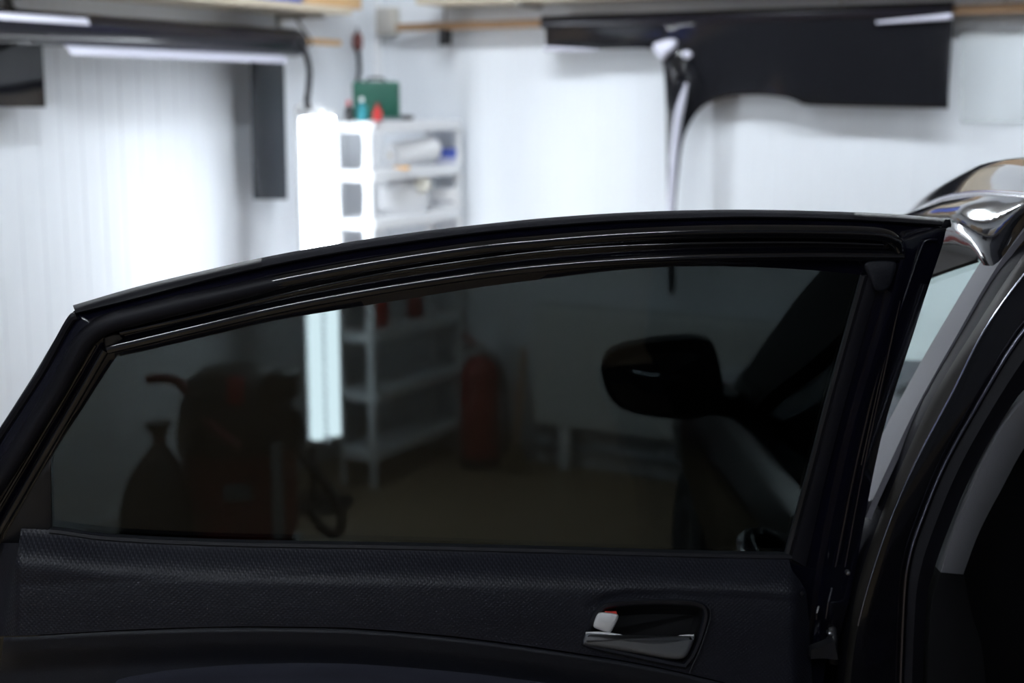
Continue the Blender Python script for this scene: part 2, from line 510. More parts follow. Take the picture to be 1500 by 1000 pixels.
dpart('lip_seal_end', loft(grow(cutrings(lip, 0, cut1+1), 0.0006)), rubber, 'moulded black end of the rubber lip')
dpart('lip_seal_end', loft(grow(cutrings(lip, cut2-1, n_l), 0.0006)), rubber, 'moulded black end of the rubber lip')
# tip of the lip at the hinge corner
dpart('lip_tip', plate([(1384,321),(1392,321),(1394,330),(1386,335),(1378,333)], 0.010, -0.03, 1, 0.002), rubber)

# round rubber seal on the rear slope and corner, lying on the frame crown
sp = [(-50,778),(30,655),(84,570),(118,508),(140,484),(165,471),(200,462),(260,447),(330,431),(420,410),(470,400)]
sp2 = [(330,431),(420,410),(560,384),(700,363),(800,353),(900,345),(1000,340),(1100,338),(1200,339),(1270,341),(1298,345),(1312,354),(1318,368)]
dpart('door_seal', tube([door(x, y, 0.016) for x, y in c2(sp, 8)], 0.0135, 14, rad=lambda t: 0.0145 - 0.006*sstep(0.7, 1, t)), rubber, 'round black rubber seal round the rear corner')
dpart('frame_bead', tube([door(x, y, 0.016) for x, y in c2(sp2, 8)], 0.0100, 14, rad=lambda t: 0.0104 - 0.004*sstep(0.88, 1, t)), paint, 'glossy painted bead along the top of the door frame')
so = [(-72,748),(8,626),(60,546),(101,472),(113,462)]
dpart('slope_seal', tube([door(x, y, 0.004) for x, y in c2(so, 6)], 0.006, 8), rubber)

# run channel ridges above the glass
r1 = [(176,487),(300,459),(420,430),(560,401),(700,380),(800,368),(900,361),(1000,357),(1100,355),(1200,355),(1293,358)]
dpart('channel_ridge', tube([door(x, y, 0.010) for x, y in c2(r1, 8)], 0.0045, 10), paint, 'thin upper ridge of the glass channel')
r2 = [(158,510),(204,499),(300,476),(420,448),(560,422),(705,400),(800,389),(900,381),(1000,376),(1100,374),(1200,373),(1322,374)]
dpart('glass_channel', tube([door(x, y+1, 0.009) for x, y in c2(r2, 8)], 0.008, 12), paint, 'glossy lower ridge of the glass channel')
re = [(1293,356),(1306,352),(1318,354),(1323,361),(1325,372),(1318,380)]
dpart('channel_end', tube([door(x, y, 0.009) for x, y in c2(re, 5)], 0.0045, 8), plastic_blk)
dpart('channel_clip', plate([(152,494),(166,489),(176,489),(180,496),(168,505),(161,513),(154,513)], 0.013, -0.004, 2, 0.003), plastic_blk)
r3 = [(154,512),(110,588),(48,694),(-20,812)]
dpart('slope_ridge', tube([door(x, y, 0.010) for x, y in c2(r3, 6)], 0.0065, 10), paint)
r4 = [(140,505),(96,580),(36,680),(-30,790)]
dpart('slope_ridge', tube([door(x, y, 0.011) for x, y in c2(r4, 6)], 0.003, 8), paint)

# hinge side: run channel, cap and creases
def strip(pa, pb, na, nb):
    return slab([[door(x, y, na) for x, y in pa], [door((x+u)/2, (y+v_)/2, max(na, nb)+0.002) for (x, y), (u, v_) in zip(pa, pb)], [door(x, y, nb) for x, y in pb]], DNU*-0.006)
pa = c2([(1275,395),(1232,545),(1194,690),(1160,818)], 5); pb = c2([(1292,395),(1250,545),(1212,690),(1180,830)], 5)
dpart('run_channel', strip(pa, pb, 0.007, 0.008), rubber, 'matte rubber run channel at the hinge side')
pa = c2([(1262,404),(1213,578),(1186,680),(1150,812)], 5); pb = c2([(1272,404),(1223,578),(1196,680),(1160,816)], 5)
dpart('glass_seal', strip(pa, pb, 0.001, 0.003), plastic_blk)
cap_o = c2([(1268,385),(1278,382),(1305,382),(1313,388),(1308,408),(1302,422),(1292,427),(1281,424),(1274,408),(1266,392)], 4, True)
dpart('corner_cap', plate(cap_o, 0.022, 0.002, 4, 0.005), plastic_soft, 'matte black plastic cap at the upper corner')
for k, (d0, rr) in enumerate(((22, 0.0025), (38, 0.003), (52, 0.0025))):
    pth = [(1290+d0*0.55, 440), (1256+d0*0.7, 560), (1220+d0*0.85, 690), (1186+d0, 830)]
    dpart('frame_crease', tube([door(x, y, 0.008) for x, y in c2(pth, 6)], rr, 8), paint_in)
dpart('frame_crease', tube([door(x, y, 0.004) for x, y in c2([(1372,351),(1358,352),(1350,362),(1330,420),(1300,512),(1262,680)], 6)], 0.0025, 8), paint_in)

# the tinted pane
gl = []
glass_top = [(50,690),(62,664),(104,600),(153,516),(300,488),(420,463),(600,431),(865,398),(1000,386),(1100,387),(1180,392),(1272,400)]
gt = c2(glass_top, 6)
NG = len(gt)
bot = [(56 + (1160-56)*i/(NG-1)) for i in range(NG)]
rows = []
for k in range(9):
    f = k/8
    rows.append([door(x*(1-f) + bx_*f, y*(1-f) + (lerp_y(BELT, bx_)+8)*f, -0.008) for (x, y), bx_ in zip(gt, bot)])
dpart('window_pane', slab(rows, DNU*-0.004), tint, 'dark tinted window pane')
# fixed black corner piece at the rear of the glass
dpart('corner_sail', plate([(74,668),(75,690),(77,786),(50,806),(-50,850),(-40,826),(12,744)], 0.002, -0.012, 2, 0.002), plastic_blk, 'black triangular corner piece behind the glass')

# ---------------------------------------------------------------- door card
BELT_S = c2(BELT, 6)
L1C = c2([(-40,933),(10,932),(40,930),(170,923),(300,919),(400,919),(500,921),(600,928),(700,938),(840,957),(930,971),(1000,985),(1060,999),(1130,1015),(1195,1032)], 5)
def n_card(x, y):
    d = y - lerp_y(BELT_S, x)
    n = 0.004 + 0.050*math.sin(min(1, max(0, d)/62)*math.pi/2)**1.3 + 0.006*sstep(30, 110, d)
    # crease running right from the handle
    if x > 860:
        yc = lerp_y([(860,890),(885,876),(920,869),(990,868),(1060,871),(1200,879)], x)
        n -= 0.004*math.exp(-((y-yc)/3.0)**2) + 0.004*sstep(-2, 6, y-yc)*sstep(860, 890, x)
    n -= 0.035*sstep(1158, 1192, x + 0.0*y)
    n -= 0.030*(1 - sstep(4, 30, x))
    return n
BEZ = c2([(852,940),(858,918),(868,899),(880,886),(902,880),(958,877),(1005,878),(1024,881),(1034,887),(1038,898),(1036,915),(1022,955),(1008,975),(998,978),(930,964),(862,949)], 4, True)
CAV = inset(BEZ, 9)
def inside(poly, x, y):
    c = False; n = len(poly)
    for i in range(n):
        (x0, y0), (x1, y1) = poly[i], poly[i-1]
        if (y0 > y) != (y1 > y) and x < (x1-x0)*(y-y0)/(y1-y0)+x0: c = not c
    return c
def grid_card(x0, x1, nx, ytop, ybot, ny, nfun, hole=None, right=None):
    vs = []; fs = []; uv = []
    for j in range(ny+1):
        for i in range(nx+1):
            x = x0 + (x1-x0)*i/nx
            yt, yb = ytop(x), ybot(x)
            y = yt + (yb-yt)*j/ny
            if right: x = right(x, y)
            vs.append(door(x, y, nfun(x, y))); uv.append((x, y))
    W = nx+1
    for j in range(ny):
        for i in range(nx):
            a = j*W+i; q = (a, a+1, a+W+1, a+W)
            if hole:
                cx_ = sum(uv[k][0] for k in q)/4; cy = sum(uv[k][1] for k in q)/4
                if inside(hole, cx_, cy): continue
            fs.append(q)
    me = fix_normals(mesh(vs, fs))
    ul = me.uv_layers.new(name='UVMap')
    for lp in me.loops:
        p = me.vertices[lp.vertex_index].co
        ul.data[lp.index].uv = ((p - DP).dot(DS), p.z)
    return me
def redge(x, y):       # the hinge-side edge leans: pull the last columns in at the top
    lim = lerp_y([(800,1150),(835,1160),(850,1172),(866,1181),(900,1184),(1000,1190),(1450,1205)], y)
    llim = lerp_y([(780,30),(800,27),(930,6),(1000,-2),(1450,-30)], y)
    t = (x + 30)/1230
    return llim + (lim - llim)*t
def n_upper(x, y):
    t = 0
    return n_card(x, y)
HOLE = inset(BEZ, 5)
me = grid_card(-30, 1200, 205, lambda x: lerp_y(BELT_S, x)+3, lambda x: lerp_y(L1C, x)-1.5, 34, n_card, HOLE, redge)
dpart('door_card', me, woven, 'woven textured upper door card', auto=None)
# left return of the card
lr = [[door(lerp_y([(780,30),(800,27),(930,6),(1000,-2),(1450,-30)], y)-o_, y, n) for y in (795,815,850,900,931)] for o_, n in ((0,0.03),(6,0.022),(16,0.016),(30,0.0),(36,-0.04))]
dpart('card_return', loft(lr), plastic_soft)
# lower band
def n_low(x, y):
    d = y - lerp_y(L1C, x)
    n = 0.053 + 0.009*sstep(-1, 3.5, d) - 0.004*sstep(3, 18, d) - 0.022*sstep(16, 55, d) + 0.03*sstep(140, 320, d)
    n -= 0.035*sstep(1165, 1200, x); n -= 0.03*(1 - sstep(-20, 25, x))
    return n
me = grid_card(-30, 1200, 110, lambda x: lerp_y(L1C, x), lambda x: 1440, 130, n_low, None, redge)
dpart('lower_card', me, plastic_soft, 'grained lower door card', auto=None)
# armrest pad
AP = [(120,1004),(170,991),(250,978),(350,970),(450,967),(520,968),(600,973),(700,982),(800,994),(860,1002),(960,1022)]
def n_arm(x, y):
    d = y - lerp_y(AP, x)
    return 0.034 + 0.045*sstep(0, 40, d) + 0.03*sstep(30, 160, d) - 0.06*sstep(880, 980, x)*sstep(0, 1, 1) - 0.05*(1-sstep(100, 180, x))
me = grid_card(100, 980, 60, lambda x: lerp_y(c2(AP, 4), x), lambda x: 1210, 24, n_arm)
dpart('armrest_pad', me, cloth_blk, 'navy cloth armrest pad', auto=None)
# belt seal between pane and card
bs = [(x, y) for x, y in BELT_S if 60 <= x <= 1170]
dpart('belt_seal', slab([[door(x, y-4, 0.000) for x, y in bs], [door(x, y-1, 0.007) for x, y in bs], [door(x, y+4, 0.010) for x, y in bs], [door(x, y+8, 0.004) for x, y in bs]], DNU*-0.004), rubber, 'thin black belt seal under the glass')

# ---------------------------------------------------------------- inside door handle
nb = 0.058
rb = []
for pts, n in ((BEZ, nb-0.012), (BEZ, nb+0.003), (inset(BEZ, 2), nb+0.006), (inset(BEZ, 6), nb+0.005), (inset(BEZ, 9), nb), (inset(BEZ, 11), nb-0.03)):
    rb.append([door(x, y, n) for x, y in pts])
dpart('handle_bezel', loft(rb, True), bezel_m, 'black bezel round the inside door handle')
cv = [[door(x, y, n) for x, y in p_] for p_, n in ((inset(BEZ, 10), nb-0.005), (inset(BEZ, 14), nb-0.025), (inset(BEZ, 22), nb-0.036))]
me = loft(cv, True)
bm = bmesh.new(); bm.from_mesh(me)
bnd = [e for e in bm.edges if e.is_boundary]
cen = door(945, 925, nb-0.036)
inner = [e for e in bnd if (sum((v.co for v in e.verts), V())/2 - cen).dot(DN) < 0.01]
bmesh.ops.edgeloop_fill(bm, edges=inner)
bm.to_mesh(me); bm.free()
dpart('handle_cavity', me, cavity_m, smooth=False)
dpart('lock_lever', plate(c2([(869,916),(873,903),(878,897),(890,897),(903,899),(906,903),(902,913),(895,925),(890,926),(875,921)], 3, True), nb+0.012, nb-0.02, 3, 0.004), silver, 'silver lock lever of the inside handle')
dpart('lock_mark', plate([(886,895),(903,895),(904,899),(888,898)], nb+0.004, nb-0.01, 0.5, 0.0005), red_mark, 'red mark above the lock lever')
HND = [(854,940),(857,928),(861,925),(880,926),(905,929),(918,932),(960,936),(985,933),(1004,930),(1016,930),(1018,933),(1013,947),(1007,959),(997,965),(975,964),(930,956),(880,948),(858,945)]
hp = c2(HND, 4, True)
hr = []
for d_, n in ((0, nb-0.02), (0, nb+0.004), (1.2, nb+0.010), (3, nb+0.0135), (7, nb+0.015)):
    hr.append([door(x, y, n) for x, y in inset(hp, d_)])
dpart('pull_handle', loft(hr, True, True), silver_dk, 'satin silver pull of the inside handle', auto=60)
hl = [(858,927),(880,927),(905,930),(918,933),(960,937),(985,934),(1004,931),(1016,931)]
dpart('pull_edge', tube([door(x, y, nb+0.010) for x, y in c2(hl, 5)], 0.0022, 8), silver, 'bright upper edge of the handle pull')
el = [(1010,986),(1014,976),(1026,950),(1039,912),(1041,895),(1036,885)]
dpart('bezel_line', tube([door(x, y, nb+0.004) for x, y in c2(el, 5)], 0.0014, 6), bezel_m)
dpart('screw_cover', plate(c2([(1172,868),(1176,866),(1178,870),(1174,873)], 3, True), 0.055, 0.03, 0.6, 0.001), plastic_blk)

# ---------------------------------------------------------------- hinge and latch hardware between door and pillar
hy = 2.10
def hb(pts, yb, y0): 
    return slab([[at_y(x, y, y0) for x, y in pts[0]], [at_y(x, y, y0) for x, y in pts[1]]], V((0, yb, 0)))
hg = part('door_hinge', hb(([(1188,952),(1205,946),(1222,938)], [(1188,965),(1205,964),(1228,966)]), 0.02, 2.08), plastic_blk, car, 'steel hinge of the open rear door')
adopt(link('hinge_plate', hb(([(1214,920),(1222,918),(1226,922)], [(1216,972),(1224,974),(1228,972)]), 0.01, 2.10), plastic_blk), hg)
for (x, y) in ((1217,929),(1217,939),(1216,950)):
    p = at_y(x, y, 2.095)
    adopt(link('hinge_bolt', lathe([(0.0001,0),(0.0035,0.001),(0.0045,0.003),(0.005,0.006),(0.005,0.012)], p, 10, (0,1,0)), steel), hg)
for a, b_ in (((1199,888),(1196,906)), ((1219,860),(1210,905))):
    part('check_strap', tube([at_y(*a, 2.09), at_y((a[0]+b_[0])/2-1, (a[1]+b_[1])/2, 2.085), at_y(*b_, 2.09)], 0.003, 8), paint_in, car)
part('hinge_screw', lathe([(0.0001,0),(0.003,0.001),(0.004,0.004),(0.004,0.01)], at_y(1243,840,2.08), 10, (0,1,0)), steel, car)

# ---------------------------------------------------------------- pillar between the doors (rear door opening)
def band(pa, pb, ya, yb, mid=0.0, per=6, depth=0.03):
    A = c2(pa, per); B = c2(pb, per)
    return slab([[at_y(x, y, ya) for x, y in A],
                 [at_y(a[0]*0.5+b_[0]*0.5, a[1]*0.5+b_[1]*0.5, (ya+yb)/2 - mid) for a, b_ in zip(A, B)],
                 [at_y(x, y, yb) for x, y in B]], V((0, depth, 0)))
e_app = [(1560,262),(1500,334),(1458,392),(1398,496),(1342,596),(1302,680),(1268,756),(1238,845),(1224,960),(1218,1100),(1214,1400)]
e_seal= [(1592,262),(1536,330),(1494,380),(1436,468),(1372,572),(1330,660),(1296,740),(1258,852),(1240,960),(1230,1100),(1226,1400)]
e_fl  = [(1625,262),(1562,330),(1500,402),(1442,484),(1394,578),(1340,680),(1302,768),(1267,876),(1250,960),(1240,1100),(1236,1400)]
e_pnt = [(1668,300),(1600,380),(1540,440),(1490,498),(1434,590),(1386,676),(1354,752),(1332,820),(1324,900),(1318,1100),(1316,1400)]
e_sl2 = [(1690,330),(1640,400),(1580,460),(1520,540),(1466,618),(1424,694),(1392,768),(1368,836),(1356,900),(1350,1100),(1350,1400)]
e_trl = [(1700,350),(1650,420),(1590,480),(1530,555),(1474,618),(1434,692),(1402,768),(1378,838)]
e_trr = [(1760,400),(1700,460),(1640,520),(1570,590),(1510,642),(1464,722),(1434,780),(1411,841)]
part('pillar_seal', band(e_app, e_seal, 2.19, 2.15, 0.006), rubber, car, 'black rubber seal on the door pillar')
part('pillar_flange', band(e_seal, e_fl, 2.15, 2.13, 0.002), flange_m, car, 'brownish reflecting flange of the door pillar')
part('flange_edge', tube([at_y(x, y, 2.122) for x, y in c2(e_fl, 6)][10:46], 0.0020, 8), edge_m, car)
part('door_pillar', band(e_fl, e_pnt, 2.13, 2.13, 0.004, depth=0.06), paint, car, 'glossy black door pillar')
part('pillar_bead', tube([at_y(x, y, 2.122) for x, y in c2(e_pnt, 6)], 0.0045, 10), bead_m, car)
part('aperture_seal', band(e_pnt, e_sl2, 2.125, 2.13, 0.012), rubber, car, 'soft black seal of the rear door opening')
part('pillar_trim', band(e_trl, e_trr, 2.125, 2.16, 0.01), trim_grey, car, 'light grey fabric trim on the inside of the pillar')
part('pillar_trim_lower', band([(1378,838),(1366,880),(1360,960),(1356,1100),(1350,1400)], [(1412,841),(1424,900),(1440,960),(1450,1100),(1470,1400)], 2.125, 2.17, 0.012), interior_m, car, 'black lower pillar trim')

# ---------------------------------------------------------------- side frame, roof, molding
XM = 0.81
def mold(px, py, off=0.0): return hit(px, py, V((XM-off, 0, 0)), V((1, 0, 0)))
st = [((1325,321),(1318,350)),((1350,307),(1348,357)),((1380,293),(1378,366)),((1410,287),(1400,370)),((1440,285),(1428,379)),((1475,287),(1455,391)),((1510,290),(1500,334)),((1530,292),(1530,300))]
rows = []
for f, bul in ((0,0),(0.12,0.012),(0.3,0.03),(0.5,0.038),(0.7,0.034),(0.88,0.018),(1,0)):
    row = []
    for (t, b_), bf in zip(st, (1,1,1,1,1,0.6,0.25,0)):
        pt, pb2 = mold(*t), side(*b_)
        p = pt.lerp(pb2, f)
        row.append(p - V((0.9, 0, -0.45)).normalized()*bul*bf)
    rows.append(catmull(row, 5))
part('side_frame', slab(rows, V((0.03, 0, -0.012))), paint, car, 'glossy black frame above the front door')
mp_ = [mold(1310,330), mold(1325,320), mold(1350,306), mold(1380,292), mold(1410,286.5), mold(1440,284.5), mold(1475,286), mold(1510,289)]
mpath = catmull(mp_, 6)
last = mpath[-1]
mpath += [last + V((0.0, -0.25, 0.0)), last + V((0.01, -0.7, -0.02)), last + V((0.03, -1.3, -0.07))]
part('roof_molding', tube([p + V((0.004, 0, 0.002)) for p in mpath], 0.006, 10), chrome, car, 'bright roof molding strip')
# roof skin follows the molding line
CXC = 1.46
rows = []
for f in [0, 0.012, 0.025, 0.04, 0.055, 0.07, 0.09, 0.12] + [0.12 + 0.76*i/18 for i in range(1, 18)] + [0.88, 0.91, 0.93, 0.945, 0.96, 0.975, 0.988, 1.0]:
    row = []
    for p in mpath[::2] + [mpath[-1]]:
        x = p.x + (2*(CXC - p.x))*f
        s = 1 - abs(2*f-1)**2.4
        k_ = 0.9 + 0.15*sstep(2.3, 2.5, p.y)
        crown = 0.03*s + 0.066*k_*sstep(-0.02, 0.065, f)*sstep(-0.02, 0.065, 1-f) - 0.006*k_
        yy = p.y + 0.10*s*sstep(2.3, 2.9, p.y)
        row.append(V((x, yy, p.z - 0.004 + crown)))
    rows.append(row)
part('roof', slab(rows, V((0, 0, -0.012))), paint, car, 'glossy black roof')
hl_rows = [[p + V((0, 0, -0.06)) for p in r_] for r_ in rows[1:-1]]
part('headliner', slab(hl_rows, V((0, 0, -0.01))), mat('headliner', (0.35, 0.34, 0.33), 0.9), car)

# front door: vinyl strip, inner header, pane, skin, handle
fd_rows = []
for z, bx_ in ((0.98, 0.0), (0.955, -0.012), (0.92, -0.018), (0.84, -0.026), (0.80, -0.034), (0.785, -0.028), (0.66, -0.006), (0.5, 0.012), (0.38, 0.03), (0.27, 0.06)):
    fd_rows.append([V((0.54 + bx_ + CARK*(y-2.2), y, z)) for y in [2.215 + (3.30-2.215)*i/16 for i in range(17)]])
fd = part('front_door', slab(fd_rows, V((0.05, 0, 0))), paint_side, car, 'closed front door ahead of the open one', auto=60)
def fpart(name, me, m_, label=None): 
    return part(name, me, m_, fd, label)
ap_l = [(1480,318),(1436,384),(1390,460),(1350,528),(1300,620),(1270,684),(1256,715)]
ap_r = [(1506,330),(1459,392),(1398,497),(1342,597),(1302,681),(1276,738),(1268,757)]
A, B = c2(ap_l, 5), c2(ap_r, 5)
fpart('pillar_strip', slab([[side(x, y, 0.0) for x, y in A], [side((a[0]+b_[0])/2, (a[1]+b_[1])/2, 0.003) for a, b_ in zip(A, B)], [side(x, y, 0.0) for x, y in B]], SN*0.01), applique_m, 'satin grey vinyl strip on the front door pillar')
w0 = c2([(1318,348),(1348,356),(1378,365),(1400,369),(1432,379)], 4); w1 = c2([(1300,425),(1335,414),(1366,402),(1397,391),(1430,380)], 4)
fpart('inner_header', slab([[side(x, y, -0.004) for x, y in w0], [side(x, y, -0.004) for x, y in w1]], SN*0.008), mat('header_trim', (0.02, 0.018, 0.017), 0.7, spec=0.1), 'dark inner header of the front door')
# pane of the front door between belt, pillar strip, header and windscreen pillar
def sxyz(y, z): return V((0.54 + 0.5*max(0, z-0.95) + CARK*(y-2.2), y, z))
fp = []
for k in range(7):
    f = k/6; z = 0.97 + 0.46*f
    y0 = 2.22 - 0.0*f; y1 = 3.36 - 0.60*f - 0.04*f*f
    fp.append([sxyz(y0 + (y1-y0)*i/10, z) + SN*0.015 for i in range(11)])
fpart('door_pane', slab(fp, SN*0.004), clear, 'clear window pane of the front door')
hx = 0.50
hpth = [V((0.512, 2.29, 0.835)), V((0.475, 2.31, 0.837)), V((0.456, 2.38, 0.838)), V((0.450, 2.46, 0.836)), V((0.456, 2.55, 0.832)), V((0.475, 2.60, 0.828)), V((0.506, 2.62, 0.822))]
fpart('door_handle', tube(catmull(hpth, 6), 0.022, 12), chrome, 'bright outer handle of the front door')

# windscreen pillars, windscreen, dashboard, wheel
def mir(p): 
    c = CXC + CARK*(p.y-2.2); return V((2*c - p.x, p.y, p.z))
po = c2([(1316,316),(1290,326),(1260,347),(1200,398),(1140,472),(1083,555),(1062,590)], 5)
pi_ = c2([(1345,352),(1325,366),(1300,395),(1241,477),(1180,535),(1128,575),(1105,600)], 5)
apc = [side(x, y, 0.004) for x, y in po]
ain = [side(x, y, 0.004) for x, y in pi_]
amid = [a.lerp(b_, 0.45) - SN*0.022 for a, b_ in zip(apc, ain)]
rows_l = [[a + SN*0.05 for a in apc], apc, amid, ain, [a + SN*0.05 for a in ain]]
part('windscreen_pillar', loft(rows_l), mat('pillar_black', (0.004,0.004,0.005), 0.6, spec=0.1), car, 'black windscreen pillar')
part('windscreen_pillar', loft([[mir(a) for a in r_] for r_ in rows_l]), MATS['pillar_black'], car)
apc = [a + SN*0.02 for a in apc]
ws = []
for f in [i/12 for i in range(13)]:
    row = []
    for p in apc:
        q = mir(p); x = p.x + (q.x-p.x)*f; s = 1 - (2*f-1)**2
        row.append(V((x, p.y + 0.13*s, p.z + 0.035*s)))
    ws.append(row)
part('windscreen', slab(ws, V((0, -0.003, -0.004))), clear, car, 'clear curved windscreen')
dash = []
for y, z in ((3.55,0.97),(3.35,1.0),(3.1,1.005),(2.98,0.98),(2.94,0.9),(2.98,0.7),(3.05,0.4)):
    dash.append([V((0.62 + 1.62*i/14, y, z + (0.045*math.exp(-((0.62+1.62*i/14-1.02)/0.16)**2) if z > 0.95 else 0))) for i in range(15)])
part('dashboard', slab(dash, V((0, 0.02, -0.02))), interior_m, car)
sw = []
ctr = V((1.02, 2.82, 0.96)); ax_ = V((0, -0.9, 0.42)).normalized(); u_ = V((1,0,0)); v2 = ax_.cross(u_)
part('steering_wheel', tube([ctr + (u_*math.cos(a) + v2*math.sin(a))*0.18 for a in [2*math.pi*k/28 for k in range(29)]], 0.016, 8, False), plastic_blk, car)
part('steering_hub', lathe([(0.01,0),(0.07,0.0),(0.08,-0.02),(0.05,-0.06),(0.03,-0.2)], ctr, 16, ax_), plastic_blk, car)

# side mirrors
mo = c2([(881,545),(886,525),(900,512),(930,503),(975,497),(1020,494),(1042,500),(1051,516),(1057,545),(1062,575),(1058,598),(1040,610),(1005,616),(960,613),(925,606),(900,592),(887,570)], 3, True)
mc = (968, 556); YM = 3.02
rg = []
for s, yy in ((0.96,0.0),(1.0,0.012),(1.0,0.03),(0.97,0.07),(0.88,0.11),(0.70,0.145),(0.4,0.165)):
    rg.append([at_y(mc[0]+(x-mc[0])*s, mc[1]+(y-mc[1])*s, YM) + V((0, yy, 0)) for x, y in mo])
rg.insert(0, [at_y(mc[0]+(x-mc[0])*0.88, mc[1]+(y-mc[1])*0.86, YM) + V((0, 0.006, 0)) for x, y in mo])
msh = loft(rg, True, True)
mirr = part('side_mirror', msh, mat('mirror_plastic', (0.008,0.008,0.010), 0.65, spec=0.2), car, 'rounded black side mirror seen from behind', auto=70)
mgl = [at_y(mc[0]-6+(x-mc[0])*0.80, mc[1]+6+(y-mc[1])*0.74, YM) for x, y in mo]
adopt(link('mirror_glass', loft([[p + V((0, 0.004, 0)) for p in mgl], [p - V((0, 0.003, 0)) for p in mgl]], True, True), mirror_m), mirr)
arm = [at_y(1030,585,YM+0.06), at_y(1075,592,YM+0.08), at_y(1100,592,YM+0.10), V((0.60,YM+0.12,0.99))]
adopt(link('mirror_arm', tube(catmull(arm, 5), 0.03, 12, rad=lambda t: 0.034 - 0.006*t), plastic_blk), mirr)
part('mirror_sail', slab([[V((0.548,3.02,0.97)), V((0.548,3.40,0.965))],[V((0.60,3.08,1.07)), V((0.585,3.25,1.07))]], V((0.012,0,0))), plastic_blk, car)

# wings, bonnet, nose, wheels
def zt(y): return lerp_y([(3.25,0.975),(3.6,0.945),(4.0,0.885),(4.3,0.80),(4.5,0.68),(4.62,0.5)], y)
def wd(y): return lerp_y([(2.2,0.92),(3.3,0.92),(3.8,0.94),(4.1,0.92),(4.35,0.84),(4.5,0.72),(4.6,0.5)], y)
YS = [3.30 + (4.55-3.30)*i/30 for i in range(31)]
def cx_at(y): return CXC + CARK*(y-2.2)
for sgn, nm in ((-1, 'l'), (1, 'r')):
    vs, fs = [], []
    NZ = 16
    for y in YS:
        for j in range(NZ+1):
            f = j/NZ; z = 0.24 + (zt(y)-0.24)*f
            roll = 0.07*sstep(0.82, 1.0, f)**2 + 0.10*(0.75-f)*(f<0.75)
            vs.append(V((cx_at(y) + sgn*(wd(y) - roll), y, z)))
    for i in range(len(YS)-1):
        for j in range(NZ):
            a = i*(NZ+1)+j
            c = (vs[a]+vs[a+1]+vs[a+NZ+1]+vs[a+NZ+2])/4
            if (c.y-3.93)**2 + (c.z-0.31)**2 < 0.345**2: continue
            fs.append((a, a+1, a+NZ+2, a+NZ+1))
    part('front_wing', fix_normals(mesh(vs, fs)), paint_side, car)
    wc = V((cx_at(3.93) + sgn*0.80, 3.93, 0.315))
    wh = part('wheel', lathe([(0.10,-0.10),(0.26,-0.105),(0.31,-0.09),(0.315,0),(0.31,0.09),(0.26,0.105),(0.215,0.10),(0.20,0.06),(0.05,0.05)], wc, 32, (sgn,0,0)), tyre_m, car)
    adopt(link('wheel_rim', lathe([(0.03,0.075),(0.06,0.08),(0.07,0.065),(0.19,0.07),(0.208,0.1),(0.205,0.05)], wc, 20, (sgn,0,0)), silver_dk), wh)
bon = []
for f in [i/20 for i in range(21)]:
    row = []
    for y in YS:
        e = wd(y) - 0.065
        yb = y + 0.06*(1-(2*f-1)**2)
        row.append(V((cx_at(y) - e + 2*e*f, yb, zt(y) + 0.002 + 0.05*(1-abs(2*f-1)**3))))
    bon.append(row)
part('bonnet', slab(bon, V((0, 0, -0.012))), paint, car)
nose = []
for z, back in ((0.72, 0.0), (0.6, -0.02), (0.45, -0.03), (0.3, -0.02), (0.22, 0.04)):
    nose.append([V((cx_at(4.5) + 0.74*math.sin(a), 4.44 + 0.2*math.cos(a) - back - 0.0, z)) for a in [(-90+180*i/20)*D2R for i in range(21)]])
part('front_bumper', slab(nose, V((0, -0.03, 0))), paint, car)
# sills, floor, bulkhead and far body side close the cabin
part('sill', slab([[V((0.56,0.9,0.26)), V((0.55,3.3,0.26))],[V((0.545,0.9,0.36)), V((0.535,3.3,0.36))],[V((0.60,0.9,0.40)), V((0.60,3.3,0.40))]], V((0.03,0,-0.01))), paint, car)
part('cabin_floor', slab([[V((0.58,0.6,0.32)), V((0.58,3.4,0.32))],[V((2.34,0.6,0.32)), V((2.34,3.4,0.32))]], V((0,0,-0.06))), interior_m, car)
part('bulkhead', slab([[V((0.6,3.42,0.3)), V((2.26,3.42,0.3))],[V((0.6,3.42,0.93)), V((2.26,3.42,0.93))]], V((0,0.03,0))), interior_m, car)
far = []
for z, bx_ in ((0.98, 0.0), (0.92, 0.018), (0.80, 0.034), (0.66, 0.03), (0.5, 0.028), (0.27, -0.01)):
    far.append([V((2*cx_at(y) - 0.54 - CARK*(y-2.2) + bx_, y, z)) for y in [0.7 + 2.6*i/16 for i in range(17)]])
part('far_side', slab(far, V((-0.05, 0, 0))), paint, car)
fr = []
for z in (0.97, 1.2, 1.44):
    fr.append([mir(sxyz(y, z)) for y in [0.9 + (3.36-1.3*(z-0.97)-0.9)*i/8 for i in range(9)]])
part('far_window', slab(fr, V((-0.004, 0, 0))), clear, car)
def bar_(p, q, r_): return tube([p, q], r_, 8)
part('far_pillar', bar_(mir(V((0.56,2.12,0.96))), mir(V((0.81,2.12,1.5))), 0.045), paint, car)
